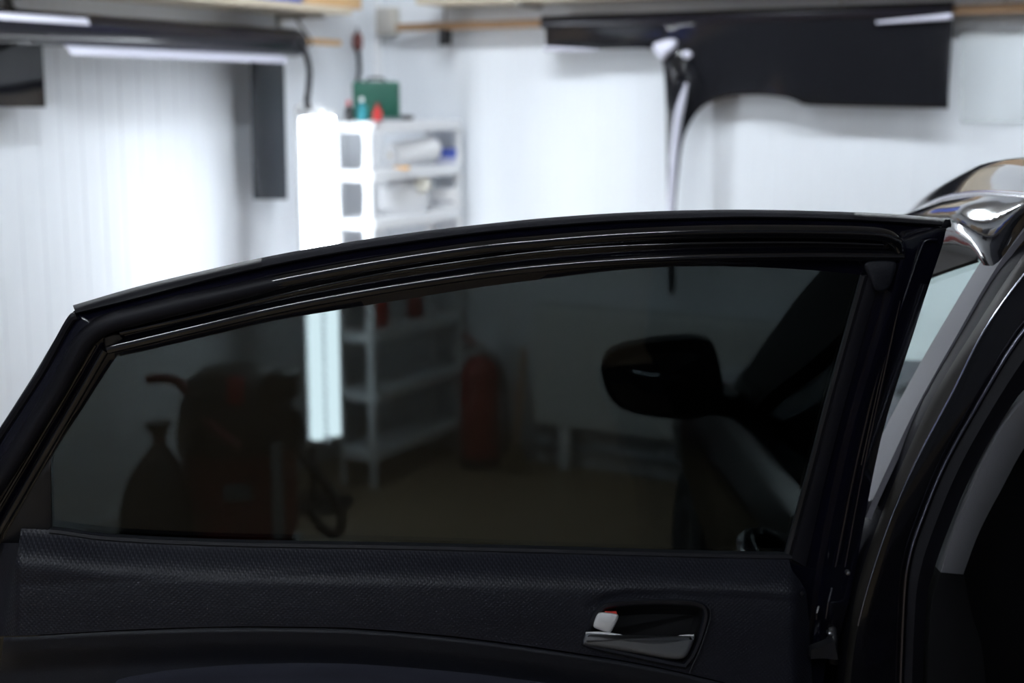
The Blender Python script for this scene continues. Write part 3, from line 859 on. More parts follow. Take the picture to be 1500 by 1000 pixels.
# front seats
for xx in (1.02, 1.90):
    sr = []
    for z, yb, hw, th in ((0.45,2.32,0.24,0.10),(0.6,2.28,0.26,0.11),(0.8,2.22,0.25,0.10),(0.98,2.17,0.21,0.08),(1.06,2.15,0.15,0.05)):
        sr.append([V((xx + hw*math.copysign(abs(math.cos(a))**0.6, math.cos(a)), yb + 0.3 + th*math.copysign(abs(math.sin(a))**0.7, math.sin(a)), z)) for a in [2*math.pi*k/20 for k in range(20)]])
    s_ = part('front_seat', loft(sr, True, True), interior_m, car)
    hr_ = [[V((xx + hw*math.cos(a), yb + 0.3 + 0.045*math.sin(a), z)) for a in [2*math.pi*k/16 for k in range(16)]] for z, yb, hw in ((1.09,2.15,0.11),(1.14,2.145,0.13),(1.22,2.135,0.12),(1.26,2.13,0.08))]
    adopt(link('head_rest', loft(hr_, True, True), interior_m), s_)
    adopt(link('seat_cushion', box((xx, 2.80, 0.45), (0.25,0,0), (0,0.26,0.03), (0,-0.01,0.08), 0.04, 3), interior_m), s_)
# rear bench and rear body
part('rear_bench', box((1.46, 0.85, 0.52), (0.75,0,0), (0,0.3,0), (0,0,0.18), 0.05, 3), interior_m, car)
# ================================================================== THINGS ALONG THE LEFT WALL
def tform(px, py, y): return at_y(px, py, y)
# upper wooden shelf on the left wall
OFFB = 0.30
pA = on_l(443, 15, OFFB); aZ = pA.z
b_end = rc(on_l(516, 10, OFFB))[1]
sh = empty('wall_shelf', room(0, 1.8, aZ), 'long pale wooden shelf board high on the left wall', 'shelf')
part('board', rbox(0.002, OFFB, max(b_end, 0.05), 4.4, aZ, aZ+0.03, 0.003), board_m, sh)
for bb in (0.75, 2.2, 3.6):
    part('bracket', rbox(0.003, 0.26, bb-0.012, bb+0.012, aZ-0.022, aZ-0.001, 0.003), grey_m, sh)
    part('bracket', rbox(0.003, 0.02, bb-0.012, bb+0.012, aZ-0.2, aZ-0.001, 0.003), grey_m, sh)
ow = rc(on_l(400, 8, 0.2)); 
single('storage_box', rbox(0.06, 0.26, ow[1]-0.12, ow[1]+0.14, aZ+0.0305, aZ+0.22, 0.006), blue_m, 'dark blue box on the high wall shelf, left of the wooden crate', 'box')
ow = rc(on_l(475, 5, 0.2))
cr = empty('wooden_crate', room(0.16, ow[1], aZ+0.031), 'small orange wooden crate on the end of the high wall shelf', 'crate')
for k in range(3):
    z0 = aZ + 0.031 + k*0.062
    for s in (0, 1):
        part('slat', rbox(0.07+s*0.17, 0.085+s*0.17, ow[1]-0.2, ow[1]+0.2, z0, z0+0.055, 0.003), wood, cr)
for s in (-1, 1):
    part('end_panel', rbox(0.086, 0.239, ow[1]+s*0.19-0.008, ow[1]+s*0.19+0.008, aZ+0.031, aZ+0.21, 0.003), wood, cr)
part('crate_floor', rbox(0.086, 0.239, ow[1]-0.18, ow[1]+0.18, aZ+0.0312, aZ+0.04), wood, cr)

# pole with the roll of film
OFFP = 0.17
q0, q1 = on_l(497, 63, OFFP), on_l(0, 46, OFFP)
zP = q0.z
bP = rc(q0)[1]
pole = empty('film_pole', room(OFFP, 2, zP), 'light wooden pole on the left wall carrying the black film roll', 'pole')
part('rod', tube([room(OFFP, bP, zP), room(OFFP, 4.4, zP)], 0.014, 10), wood, pole)
for bb in (bP+0.22, 2.3, 4.1):
    part('pole_hook', tube([room(0.003, bb, zP+0.12), room(OFFP*0.6, bb, zP+0.10), room(OFFP, bb, zP+0.02), room(OFFP+0.018, bb, zP-0.005), room(OFFP, bb, zP-0.022)], 0.006, 8), black_m, pole)
rz = zP - 0.012
bR = rc(on_l(436, 62, OFFP))[1]
rl = empty('film_roll', room(OFFP, 2.2, rz-0.06), 'thick roll of black window film hanging on the left wooden pole', 'film roll')
RR = 0.058
part('roll', tube([room(OFFP, bR, rz), room(OFFP, bR+0.02, rz), room(OFFP, 4.2, rz)], RR, 28, rad=lambda t: RR*(0.9 if t == 0 else 1)), roll_m, rl)
part('roll_core', tube([room(OFFP, bR-0.015, rz), room(OFFP, bR+0.06, rz)], 0.026, 16), wood_dk, rl)
# pale strips painting the highlights on the roll, along its top and lower edge
bq = rc(on_l(135, 40, OFFP+0.07))[1]
arc = [[room(OFFP + (RR+0.004)*math.cos(a), b_, rz + (RR+0.004)*math.sin(a)) for a in [(40-6*i)*D2R for i in range(5)]] for b_ in (bq, 4.2)]
part('roll_highlight', slab(arc, V((0, 0, -0.0015))), liner_hl, rl, 'pale strip painting the highlight on top of the roll')
b1_, b2_ = rc(on_l(415, 84, 0.20))[1], rc(on_l(95, 66, 0.20))[1]
def edge_pt(b_, k):
    t = (b_-b1_)/(b2_-b1_)
    yb = 82 - 18*t
    return b_, k
er = []
for k in range(6):
    t_ = k/5
    er.append([room(OFFP + 0.024 + 0.034*t_, b1_ + (b2_-b1_)*i/20, rz - RR*0.93 - 0.034*t_ + 0.006*math.sin(t_*3.1)) for i in range(21)])
part('roll_edge_highlight', slab(er, V((0, 0, 0.001))), liner_hl, rl, 'pale strip painting the highlight along the lower edge of the roll')

# offcuts hanging below the roll
def hang_l(px0, px1, py0, py1, off, wav, m_, name, label, cat, group=None, slant=0, nx=12, ny=14):
    rows = []
    for j in range(ny+1):
        fj = j/ny; row = []
        for i in range(nx+1):
            fi = i/nx
            x = px0 + (px1-px0)*fi + slant*fj; y = py0 + (py1-py0)*fj
            row.append(on_l(x, y, off + wav*math.sin(fi*4.2+0.6)*(0.3+fj) + wav*0.7*math.sin(fi*2+fj*5)))
        rows.append(row)
    return single(name, slab(rows, E1*-0.001), m_, label, cat, group)
hang_l(366, 416, 74, 292, 0.115, 0.010, film_grey, 'film_offcut', 'narrow grey film offcut hanging straight down beside the upright lamp', 'film', 'film offcuts', slant=5)
hang_l(-120, 62, 62, 157, 0.125, 0.012, film_black, 'film_offcut', 'short glossy black film offcut hanging at the left edge of the wall', 'film', 'film offcuts', slant=5)

# upright twin tube lamps on stands
def upright_lamp(base, ztop, zbot, nf, strength, label, rt=0.027, gap=0.045):
    nf = V(nf).normalized(); sd = V((-nf.y, nf.x, 0))
    lampe = emit('stand_lamp_tube', TUBE_COL, strength)
    base = V((base.x, base.y, 0))
    r_ = empty('upright_lamp', base, label, 'lamp')
    Z = V((0, 0, 1))
    part('housing', box(base - nf*0.035 + Z*((ztop+zbot)/2), sd*0.065, nf*0.018, Z*((ztop-zbot)/2+0.05), 0.008), white_pl, r_)
    part('stand_pole', tube([base - nf*0.075, base - nf*0.075 + Z*(ztop*0.8)], 0.016, 10), black_m, r_)
    part('stand_base', lathe([(0.02,0.02),(0.05,0.018),(0.16,0.014),(0.17,0.008),(0.17,0.0)], base - nf*0.075, 28), black_m, r_)
    for s in (-1, 1):
        c = base + sd*(gap*s) + nf*0.022
        part('tube', tube([c + Z*zbot, c + Z*ztop], rt, 12), lampe, r_, 'glowing fluorescent tube')
        for z_ in (zbot-0.016, ztop+0.016):
            part('lamp_holder', box(c + Z*z_ - nf*0.012, sd*0.034, nf*0.032, Z*0.015, 0.004), white_pl, r_)
    return r_
YLp = 5.55
pt_, pb2_ = at_y(462, 172, YLp), at_y(473, 638, YLp)
upright_lamp((pt_+pb2_)/2, pt_.z, pb2_.z, (0.73, -0.68, 0), WALL_E, 'glowing upright twin tube lamp on a stand left of the shelf rack')
upright_lamp(V((-1.55, -0.55, 0)), 1.75, 0.45, (0.6, 0.8, 0), FILL_E, 'added fill lamp with twin tubes on a stand behind the camera', 0.022)  # unseen fill light, added for highlights on the pillar and door
cab = [on_l(437, 60, 0.24), on_l(446, 74, 0.30), on_l(453, 100, 0.36), on_l(452, 130, 0.42), on_l(450, 150, 0.5), at_y(456, 168, YLp+0.06)]
single('power_cable', tube(catmull(cab, 6), 0.013, 10), cable_m, 'thick black cable curving from the film roll down to the upright lamp', 'cable')

# ================================================================== SHELF RACK IN THE CORNER
YF = 5.80
fc = rc(at_y(541, 190, YF))
A1, B1 = fc[0], fc[1]
A0, B0 = 0.045, 0.03
A0 = A1 - 0.21
rack = empty('shelf_rack', room((A0+A1)/2, (B0+B1)/2, 0), 'white plastic shelf rack standing in the far corner', 'shelf rack')
def zpix(px, py): return at_y(px, py, YF).z
levels = [zpix(545, 178), zpix(545, 250), zpix(545, 322), at_y(555, 491, YF-0.02).z, at_y(560, 581, YF-0.05).z, at_y(565, 668, YF-0.06).z]
for i, z in enumerate(levels):
    th_ = 0.048
    rr = 0.05
    def outline(ins):
        pts = []
        for (ca, cb, a0) in ((A1-rr, B1-rr, 0), (A0+rr, B1-rr, 90), (A0+rr, B0+rr, 180), (A1-rr, B0+rr, 270)):
            for k in range(6):
                a = (a0 + 18*k)*D2R
                pts.append((ca + (rr-ins)*math.cos(a), cb + (rr-ins)*math.sin(a)))
        return pts
    rings = [[room(a, b_, zz) for a, b_ in outline(ins)] for ins, zz in ((0.006, z-th_), (0, z-th_+0.006), (0, z-0.005), (0.005, z))]
    part('shelf', loft(rings, True, True), white_pl, rack)
for (a, b_, pr_) in ((A1-0.03, B1-0.03, 0.026), (A0+0.022, B1-0.022, 0.018), (A1-0.024, B0+0.024, 0.022), (A0+0.03, B0+0.03, 0.022)):
    for z1, z0 in zip(levels, levels[1:]):
        part('post', tube([room(a, b_, z0-0.0), room(a, b_, (z0+z1)/2), room(a, b_, z1-0.04)], 0.022, 12, rad=lambda t: pr_ - 0.25*pr_*math.sin(t*math.pi)), white_pl, rack)
    part('foot', tube([room(a, b_, 0.0), room(a, b_, levels[-1]-0.04)], pr_*0.8, 12), white_pl, rack)

# tool case and small things on the top shelf
ZT = levels[0]
def onshelf(px, py, z):        # where the ray meets the horizontal plane at z
    return hit(px, py, V((0, 0, z)), V((0, 0, 1)))
am, bm_ = (A0+A1)/2, (B0+B1)/2
def ab(px, a=None):            # room b so that the point at a given 'a' projects to px
    a = am if a is None else a
    lo, hi = -0.2, 2.5
    for _ in range(40):
        mid = (lo+hi)/2; p = room(a, mid, 1.5)
        d = p - CAM; x = 750 + F*d.dot(RGT)/d.dot(FWD)
        if x > px: lo = mid
        else: hi = mid
    return lo
# green tool case: a flat case standing on edge, facing the camera
ca = A0 + 0.13
def facing(px0, px1, py0, py1, y, depth, m_, bev=0.008):
    p00, p11 = at_y(px0, py1, y), at_y(px1, py0, y)
    c = (p00+p11)/2
    return box(c + V((0, depth/2, 0)), V(((p11.x-p00.x)/2, 0, 0)), V((0, depth/2, 0)), V((0, 0, (p11.z-p00.z)/2)), bev, 3)
def yrow(px, da=0.0):          # distance of the rack's middle line under a column
    return room(am+da, ab(px, am+da), 0).y
YCs = yrow(550, -0.03)
zc0 = ZT + 0.001
def base_y(y):                 # image row of the top shelf at a distance
    return 0
def stand(name, px0, px1, py0, y, depth, z, m_, label, cat, bev=0.006):
    """box standing on height z with its front at distance y, spanning the given columns up to row py0"""
    x0, x1 = at_y(px0, 150, y).x, at_y(px1, 150, y).x
    zt_ = at_y((px0+px1)/2, py0, y).z
    return box(V(((x0+x1)/2, y+depth/2, (z+zt_)/2)), V(((x1-x0)/2, 0, 0)), V((0, depth/2, 0)), V((0, 0, (zt_-z)/2)), bev, 3)
tc_ = empty('tool_case', V((at_y(550,160,YCs).x, YCs, zc0)), 'dark green tool case standing on top of the shelf rack', 'tool case')
part('case', stand('c', 516, 584, 119, YCs, 0.09, zc0, green_m, '', '', 0.014), green_m, tc_)
part('case_seam', box(V((at_y(550,145,YCs).x, YCs+0.045, zc0+0.085)), V((0.103,0,0)), V((0,0.004,0)), V((0,0,0.075)), 0.002), mat('green_dark', (0.003,0.05,0.035), 0.5), tc_)
hx0 = at_y(550, 119, YCs+0.045)
part('case_handle', tube(catmull([hx0+V((-0.04,0,-0.006)), hx0+V((-0.03,0,0.012)), hx0+V((0.03,0,0.012)), hx0+V((0.04,0,-0.006))], 4), 0.006, 8), black_m, tc_)
yb_ = yrow(540, 0.07)
def bottle(name, px, y, z, rad_, h, mb, mc_, label, cat):
    p = V((at_y(px, 165, y).x, y, z))
    r_ = empty(name, p, label, cat)
    part('body', lathe([(rad_*0.9,0),(rad_,0.006),(rad_,h*0.6),(rad_*0.45,h*0.72),(rad_*0.4,h*0.8)], p, 18), mb, r_)
    part('cap', lathe([(rad_*0.42,0),(rad_*0.5,0.004),(rad_*0.5,h*0.18),(rad_*0.35,h*0.2)], p+V((0,0,h*0.8)), 14), mc_, r_)
bottle('bottle', 530, yb_, zc0, 0.021, 0.10, teal_m, white_pl, 'teal bottle with a pale cap in front of the green tool case', 'bottle')
bottle('spray_can', 511, yrow(511, 0.05), zc0, 0.019, 0.085, black_m, red_m, 'small black can with a red cap left of the green tool case', 'can')
bottle('glue_bottle', 553, yb_, zc0, 0.020, 0.075, red_m, red_dk, 'small red bottle in front of the green tool case', 'bottle')
pz = V((at_y(594,170,yrow(594)).x, yrow(594), zc0))
single('tape_roll', lathe([(0.012,0),(0.035,0.001),(0.037,0.006),(0.037,0.018),(0.035,0.022),(0.014,0.022),(0.012,0.016)], pz, 20), black_m, 'black tape roll lying right of the green tool case', 'tape')
pz = V((at_y(572,173,yrow(572,0.05)).x, yrow(572,0.05), zc0))
single('putty_knife', box(pz+V((0,0,0.007)), V((0.05,0.0,0)), V((0,0.012,0)), V((0,0,0.006)), 0.004), mat('grey_tool', (0.18,0.2,0.22), 0.4), 'dark grey scraper lying before the green tool case', 'scraper')

# tool hanging on the left wall by the corner
hp_ = on_l(524, 60, 0.03)
tl = empty('hanging_tool', hp_, 'dark tool with a reddish head hanging on the wall above the tool case', 'tool')
part('tool_head', lathe([(0.008,-0.045),(0.022,-0.035),(0.026,0),(0.02,0.03),(0.008,0.04)], hp_, 14), mat('brown_red', (0.16,0.05,0.045), 0.5), tl)
part('tool_shaft', tube([hp_+V((0,0,-0.04)), on_l(526,85,0.03), on_l(527,105,0.03), on_l(523,128,0.03)], 0.011, 8), cable_m, tl)
part('tool_hook', tube([hp_+V((0,0,0.04)), hp_+V((0,0,0.06)), on_l(524,46,0.003)], 0.004, 6), black_m, tl)

# second tier: paper roll, blue box, orange pad
Z2 = levels[1] + 0.001
pr0, pr1 = V((at_y(572,238,yrow(572)).x, yrow(572), Z2+0.052)), V((at_y(636,232,yrow(615)).x, yrow(615), Z2+0.075))
ax2 = (pr1-pr0)
rr_ = empty('paper_roll', pr0-V((0,0,0.05)), 'thick white paper roll lying on the second shelf of the rack', 'paper roll')
part('roll', lathe([(0.012,0),(0.048,0.001),(0.052,0.006),(0.052,ax2.length-0.006),(0.048,ax2.length-0.001),(0.012,ax2.length)], pr0, 24, ax2), white_paper, rr_)
part('roll_core', lathe([(0.011,-0.004),(0.011,ax2.length+0.004)], pr0, 12, ax2), board_m, rr_)
bxx = empty('carton', V((at_y(655,245,yrow(650)).x, yrow(650), Z2)), 'blue and white carton at the right end of the second shelf', 'carton')
part('carton_body', stand('', 638, 667, 231, yrow(652, 0.04), 0.05, Z2, None, '', '', 0.002), mat('lilac_card', (0.55,0.56,0.70), 0.6), bxx)
zz = at_y(652, 231, yrow(652, 0.04)).z
part('carton_lid', stand('', 637, 668, 217, yrow(652, 0.04)-0.002, 0.054, zz, None, '', '', 0.002), blue_m, bxx)
single('sponge', stand('', 576, 598, 246, yrow(586,0.09)-0.02, 0.03, Z2, None, '', '', 0.006), orange_m, 'pale orange sponge in front of the paper roll', 'sponge')
# third tier: white bag, printed box, jar lid
Z3 = levels[2] + 0.001
bg = []
for k, (s, h) in enumerate(((0.80,0),(1.0,0.03),(1.02,0.07),(0.92,0.11),(0.7,0.135),(0.35,0.145))):
    c = V((at_y(592,300,yrow(592)).x, yrow(592), Z3+h))
    bg.append([c + E2*(0.17*s*math.cos(a)*(1+0.05*math.sin(3*a+k))) + E1*(0.07*s*math.sin(a)) + V((0, 0, 0.006*math.sin(4*a+k)*(h>0))) for a in [2*math.pi*i/24 for i in range(24)]])
single('plastic_bag', loft(bg, True, True), white_paper, 'crumpled white bag on the third shelf of the rack', 'bag')
pb_ = empty('printed_box', V((at_y(655,300,yrow(650)).x, yrow(650), Z3)), 'white box with faint grey print beside the crumpled bag', 'box')
part('box_body', stand('', 628, 668, 276, yrow(648, 0.05), 0.05, Z3, None, '', '', 0.003), white_paper, pb_)
for k, (a, b_, yy) in enumerate(((633,643,297),(645,653,296),(654,664,296))):
    p0 = at_y(a, yy, yrow(648, 0.05)-0.0006); p1 = at_y(b_, yy, yrow(648, 0.05)-0.0006)
    part('print_mark', box((p0+p1)/2, V(((p1.x-p0.x)/2,0,0)), V((0,0.0008,0)), V((0,0,0.013 if k == 0 else 0.007)), 0), mat('print_grey', (0.35,0.35,0.38), 0.6), pb_)
jl = V((at_y(618,272,yrow(618,0.07)).x, yrow(618,0.07), levels[1]-0.082))
single('hanging_roll', lathe([(0.02,-0.02),(0.036,-0.018),(0.038,0),(0.036,0.018),(0.02,0.02)], jl, 20, (0.3,-1,0.2)), mat('cream_jar', (0.85,0.83,0.74), 0.4), 'small cream tape roll tucked under the second shelf', 'tape')
# red things on the fourth tier (seen through the tinted pane)
Z4 = levels[3] + 0.001
def red_can(px, w_, h, lbl, m_):
    yy = yrow(px); p = V((at_y(px, 480, yy).x, yy, Z4))
    r_ = empty('canister', p, lbl, 'canister', 'red canisters on the rack')
    part('body', lathe([(w_*0.95,0),(w_,0.01),(w_,h*0.7),(w_*0.5,h*0.85)], p, 18), m_, r_)
    part('cap', lathe([(w_*0.45,0),(w_*0.45,h*0.15),(w_*0.3,h*0.17)], p+V((0,0,h*0.84)), 12), black_m, r_)
red_can(552, 0.055, 0.17, 'taller red canister on the rack shelf behind the tinted pane', red_m)
red_can(608, 0.04, 0.11, 'small dark red canister in the middle of the rack shelf', red_dk)
gs = stand('', 630, 658, 462, yrow(640), 0.06, Z4, None, '', '', 0.012)
single('fuel_can', gs, red_m, 'flat red can at the right end of the rack shelf', 'can')
Z5 = levels[4] + 0.001
single('dark_box', stand('', 560, 584, 562, yrow(572), 0.08, Z5, None, '', '', 0.004), black_m, 'small black box on the rack shelf above the floor tier', 'box')

# ================================================================== RIGHT WALL
# junction box in the corner and beam
jb = on_r(567, 30, 0.04); ja, jbb, jz = rc(jb)
jn = empty('junction_box', jb, 'beige junction box fixed high in the wall corner', 'junction box')
part('box_body', rbox(max(ja-0.055,0.037), ja+0.05, 0.002, 0.06, jz-0.07, jz+0.06, 0.006), mat('beige_plastic', (0.52,0.50,0.45), 0.5), jn)
part('box_cover', rbox(max(ja-0.045,0.042), ja+0.04, 0.06, 0.066, jz-0.06, jz+0.05, 0.003), mat('beige_plastic2', (0.45,0.43,0.40), 0.5), jn)
zB = on_r(600, 40, 0.1).z
a0_ = rc(on_r(583, 40, 0.1))[0]
bm2 = empty('film_rail', room(2.5, 0.1, zB), 'brown wooden rail along the right wall carrying the big film sheet', 'rail')
part('rail', rbox(a0_, 5.6, 0.082, 0.118, zB-0.018, zB+0.018, 0.004), wood_dk, bm2)
for px in (652, 1230, 1470):
    aa = rc(on_r(px, 45, 0.1))[0]
    part('rail_bracket', rbox(aa-0.012, aa+0.012, 0.003, 0.081, zB-0.015, zB+0.015, 0.003), grey_m, bm2)
    part('hanger_rod', tube([room(aa, 0.1, zB+0.018), room(aa, 0.1, on_r(700, 3, 0.26).z-0.001)], 0.006, 8), grey_m, bm2)
kp = on_r(650, 52, 0.12)
ka, kb, kz = rc(kp)
clp = empty('spring_clamp', kp, 'small black clamp gripping the brown rail near the corner', 'clamp')
part('jaw', rbox(ka-0.018, ka+0.018, 0.119, 0.135, kz-0.045, kz+0.03, 0.004), black_m, clp)
part('jaw', rbox(ka-0.014, ka+0.014, 0.07, 0.081, kz-0.04, kz+0.03, 0.004), black_m, clp)
# upper shelf board on the right wall
zU = on_r(700, 3, 0.26).z
us = empty('wall_shelf', room(2.5, 0.1, zU), 'pale shelf board along the top of the right wall above the rail', 'shelf')
part('board', rbox(0.40, 5.6, 0.002, 0.26, zU, zU+0.03, 0.003), board_m, us)
for aa in (0.9, 2.6, 4.4):
    part('bracket', rbox(aa-0.012, aa+0.012, 0.003, 0.22, zU-0.022, zU-0.001, 0.003), grey_m, us)

# unseen cartons on the two high shelves, added for the reflections
brown = mat('brown_card', (0.30, 0.20, 0.12), 0.7, noise=0.1); beige = mat('beige_card', (0.42, 0.36, 0.28), 0.7); dkc = mat('dark_card', (0.03, 0.03, 0.04), 0.6)
ords = ['first', 'second', 'third', 'fourth', 'fifth', 'sixth', 'seventh']
def stored(a0, a1, b0, b1, z, h, m_, lbl):
    r_ = empty('carton', room((a0+a1)/2, (b0+b1)/2, z), lbl, 'carton', 'unseen cartons added on the high shelves')
    part('carton_body', rbox(a0, a1, b0, b1, z, z+h, 0.004), m_, r_)
    part('carton_flap', rbox(a0+0.004, (a0+a1)/2-0.002, b0+0.004, b1-0.004, z+h, z+h+0.004), m_, r_)
    part('carton_flap', rbox((a0+a1)/2+0.002, a1-0.004, b0+0.004, b1-0.004, z+h, z+h+0.004), m_, r_)
for k, (a, h, m_, cn) in enumerate(((0.7,0.34,brown,'brown'),(1.25,0.42,blue_m,'blue'),(1.85,0.30,beige,'beige'),(2.4,0.38,brown,'brown'),(3.0,0.44,dkc,'dark'),(3.6,0.33,red_dk,'red'),(4.2,0.4,beige,'beige'))):
    stored(a, a+0.45, 0.02, 0.25, zU+0.031, h, m_, cn + ' carton added out of view on the high right shelf, ' + ords[k] + ' from the corner')
for k, (b0, h, m_, cn) in enumerate(((1.45,0.36,brown,'brown'),(2.0,0.42,dkc,'dark'),(2.6,0.33,beige,'beige'),(3.2,0.4,blue_m,'blue'),(3.8,0.34,brown,'brown'))):
    stored(0.02, 0.27, b0, b0+0.45, aZ+0.031, h, m_, cn + ' carton added out of view on the high left shelf, ' + ords[k] + ' after the blue box')
# the big sheet of film over the rail
top = [(797,40),(1000,33),(1200,22),(1398,12)]
bot = c2([(795,76),(850,74),(900,72),(940,71),(958,74),(968,84),(973,110),(975.5,180),(977,300)], 4) + [(978,425),(984,434),(989,425)] + c2([(990,300),(994,255),(999,215),(1006,190),(1020,166),(1040,150),(1070,141),(1110,139),(1145,142),(1165,147),(1187,154),(1290,157),(1391,159)], 4)
xs = sorted(set([round(795 + i*4.0, 2) for i in range(43)] + [967+i*1.0 for i in range(40)] + [1007 + 6*i for i in range(64)] + [1391, 1396]))
xs = [x for x in xs if 797 <= x <= 1396]
def soff(x, f, y):
    o = 0.122
    o += 0.010*math.sin((x-800)/95.0 + 2.2*f)*f + 0.008*math.sin(x/37.0+1.5)*f*f
    o += 0.03*math.exp(-((x-985)/16.0)**2)*sstep(60, 120, y)*(1-0.5*sstep(200,400,y))
    return o
rows = []
NR = 30
for j in range(NR+1):
    f = j/NR; row = []
    for x in xs:
        yt, yb = lerp_y(top, x), lerp_y(bot, x)
        y = yt + (yb-yt)*f
        xx = x - 7*sstep(0,1,f)*sstep(1340,1396,x)
        row.append(on_r(xx, y, soff(x, f, y)))
    rows.append(row)
fs_ = empty('film_sheet', room(2.5, 0.14, zB-0.1), 'large cut sheet of glossy black film draped over the brown rail', 'film')
part('sheet', slab(rows, E2*-0.001), film_black, fs_, auto=None)
# rolled top of the sheet round the rail
fa0, fa1 = rc(on_r(797, 40, 0.1))[0], rc(on_r(1398, 14, 0.1))[0]
def rl_r(t): return 0.026 if t < 0.3 else 0.026
part('top_fold', tube([room(fa0, 0.108, zB+0.002), room((fa0+fa1)/2, 0.108, zB+0.002), room(fa1, 0.108, zB+0.002)], 0.030, 18), roll_m, fs_)
# painted highlights on lower edge and strip fold, plus the white curls
cu = [on_r(x, y, 0.14) for x, y in ((797,71),(830,72),(860,73),(878,74))]
part('sheet_edge_highlight', tube(cu, 0.0085, 10, rad=lambda t: 0.010*(1-0.75*t)), liner_hl, fs_, 'pale strip painting the highlight on the lower edge of the film sheet')
cu2 = [on_r(x, y, 0.148) for x, y in ((1284,33),(1320,30),(1360,27),(1395,24))]
part('sheet_edge_highlight', tube(cu2, 0.0085, 10, rad=lambda t: 0.005 + 0.007*t), liner_hl, fs_, 'pale strip painting the highlight near the right end of the film sheet')
kn = c2([(956,66),(968,60),(984,57),(992,60),(990,70),(980,80),(970,88),(962,82)], 3, True)
part('curl', loft([[on_r(974+(x-974)*s, 72+(y-72)*s, o_) for x, y in kn] for s, o_ in ((1.0,0.135),(0.98,0.15),(0.8,0.166),(0.45,0.176),(0.1,0.178))], True, True), liner_hl, fs_, 'bright white curl at the corner of the cut')
kn2 = c2([(1000,76),(1008,74),(1014,80),(1008,86),(1000,84)], 3, True)
part('curl', loft([[on_r(1006+(x-1006)*s, 80+(y-80)*s, o_) for x, y in kn2] for s, o_ in ((1.0,0.135),(0.9,0.148),(0.5,0.156),(0.1,0.158))], True, True), liner_hl, fs_)
fo = [(1006,122),(1001,140),(995,165),(990,200),(986,245),(983,300),(981,380)]
part('strip_fold', tube([on_r(x, y, 0.155) for x, y in c2(fo, 5)], 0.01, 12, rad=lambda t: 0.007 + 0.012*sstep(0,0.3,t) - 0.003*t), liner_hl, fs_, 'fold of the hanging strip with its highlight painted pale')

# clear plastic sheet at the right end
cs = []
for j in range(9):
    cs.append([on_r(1408 + 14*i, 44 + 17*j, 0.02 + 0.006*math.sin(i*0.9 + j*0.5)) for i in range(16)])
single('plastic_sheet', slab(cs, E2*-0.001), sheet_m, 'milky clear plastic sheet hanging on the wall right of the black film', 'sheet')

# heater panel low on the right wall
p0, p1 = on_r(782, 446, 0.10), on_r(1175, 470, 0.10)
ra0 = rc(on_r(780, 540, 0.10))[0]; ra1 = rc(on_r(1165, 540, 0.10))[0]
rz1 = on_r(782, 445, 0.10).z; rz0 = on_r(782, 622, 0.10).z
rad_ = empty('radiator', room((ra0+ra1)/2, 0.06, 0), 'wide white panel radiator standing low against the right wall', 'radiator')
rp = []
NRB = 40
for z, o_ in ((rz0, 0.03), (rz0+0.004, 0.095), (rz0+0.03, 0.10), (rz1-0.03, 0.10), (rz1-0.004, 0.095), (rz1, 0.03)):
    rp.append([room(ra0 + (ra1-ra0)*i/NRB, o_ + (0.004 if i % 2 and 0.099 < o_ else 0), z) for i in range(NRB+1)])
part('panel_body', slab(rp, E2*-0.02), mat('radiator_white', (0.66,0.67,0.66), 0.5), rad_, smooth=False)
for s in (0, 1):
    aa = ra0 + s*(ra1-ra0)
    part('end_cap', rbox(aa-0.006, aa+0.006, 0.012, 0.104, rz0, rz1, 0.002), white_pl, rad_)
for aa in (ra0+0.16, ra1-0.2):
    part('leg', rbox(aa-0.025, aa+0.025, 0.03, 0.09, 0.0, rz0+0.02, 0.004), white_pl, rad_)
for zz in (0.10, 0.17):
    single('heating_pipe', tube([room(ra0-0.02, 0.05, zz), room(5.5, 0.05, zz)], 0.014, 10), mat('pipe_grey', (0.30,0.31,0.33), 0.5), ('upper' if zz > 0.12 else 'lower') + ' grey heating pipe running under the radiator', 'pipe')

# fire extinguisher
pe = onshelf(703, 682, 0.0)
fe = empty('fire_extinguisher', pe, 'dark red fire extinguisher on the floor right of the shelf rack', 'fire extinguisher')
he = at_y(700, 523, pe.y).z
part('cylinder', lathe([(0.085,0),(0.09,0.01),(0.09,he-0.07),(0.075,he-0.03),(0.04,he),(0.03,he+0.01)], pe, 24), red_dk, fe)
part('base_ring', lathe([(0.088,0.0),(0.094,0.004),(0.094,0.05),(0.09,0.052)], pe, 24), black_m, fe)
part('valve', lathe([(0.026,0),(0.028,0.02),(0.022,0.05),(0.012,0.055)], pe+V((0,0,he+0.008)), 14), steel, fe)
part('lever', tube([pe+V((0.0,0,he+0.05)), pe+V((-0.05,0,he+0.085)), pe+V((-0.075,0,he+0.11))], 0.011, 8), red_dk, fe)
part('carry_handle', tube([pe+V((0,0,he+0.04)), pe+V((-0.06,0,he+0.045)), pe+V((-0.08,0,he+0.04))], 0.009, 8), black_m, fe)
hs_ = catmull([pe+V((0.02,0,he+0.03)), pe+V((0.09,0,he-0.02)), pe+V((0.118,0,he-0.18)), pe+V((0.12,-0.01,he-0.36)), pe+V((0.112,-0.01,0.12))], 6)
part('hose', tube(hs_, 0.012, 8), black_m, fe)
part('horn', lathe([(0.014,0),(0.03,-0.10),(0.034,-0.11)], pe+V((0.128,-0.01,0.16)), 12), black_m, fe)

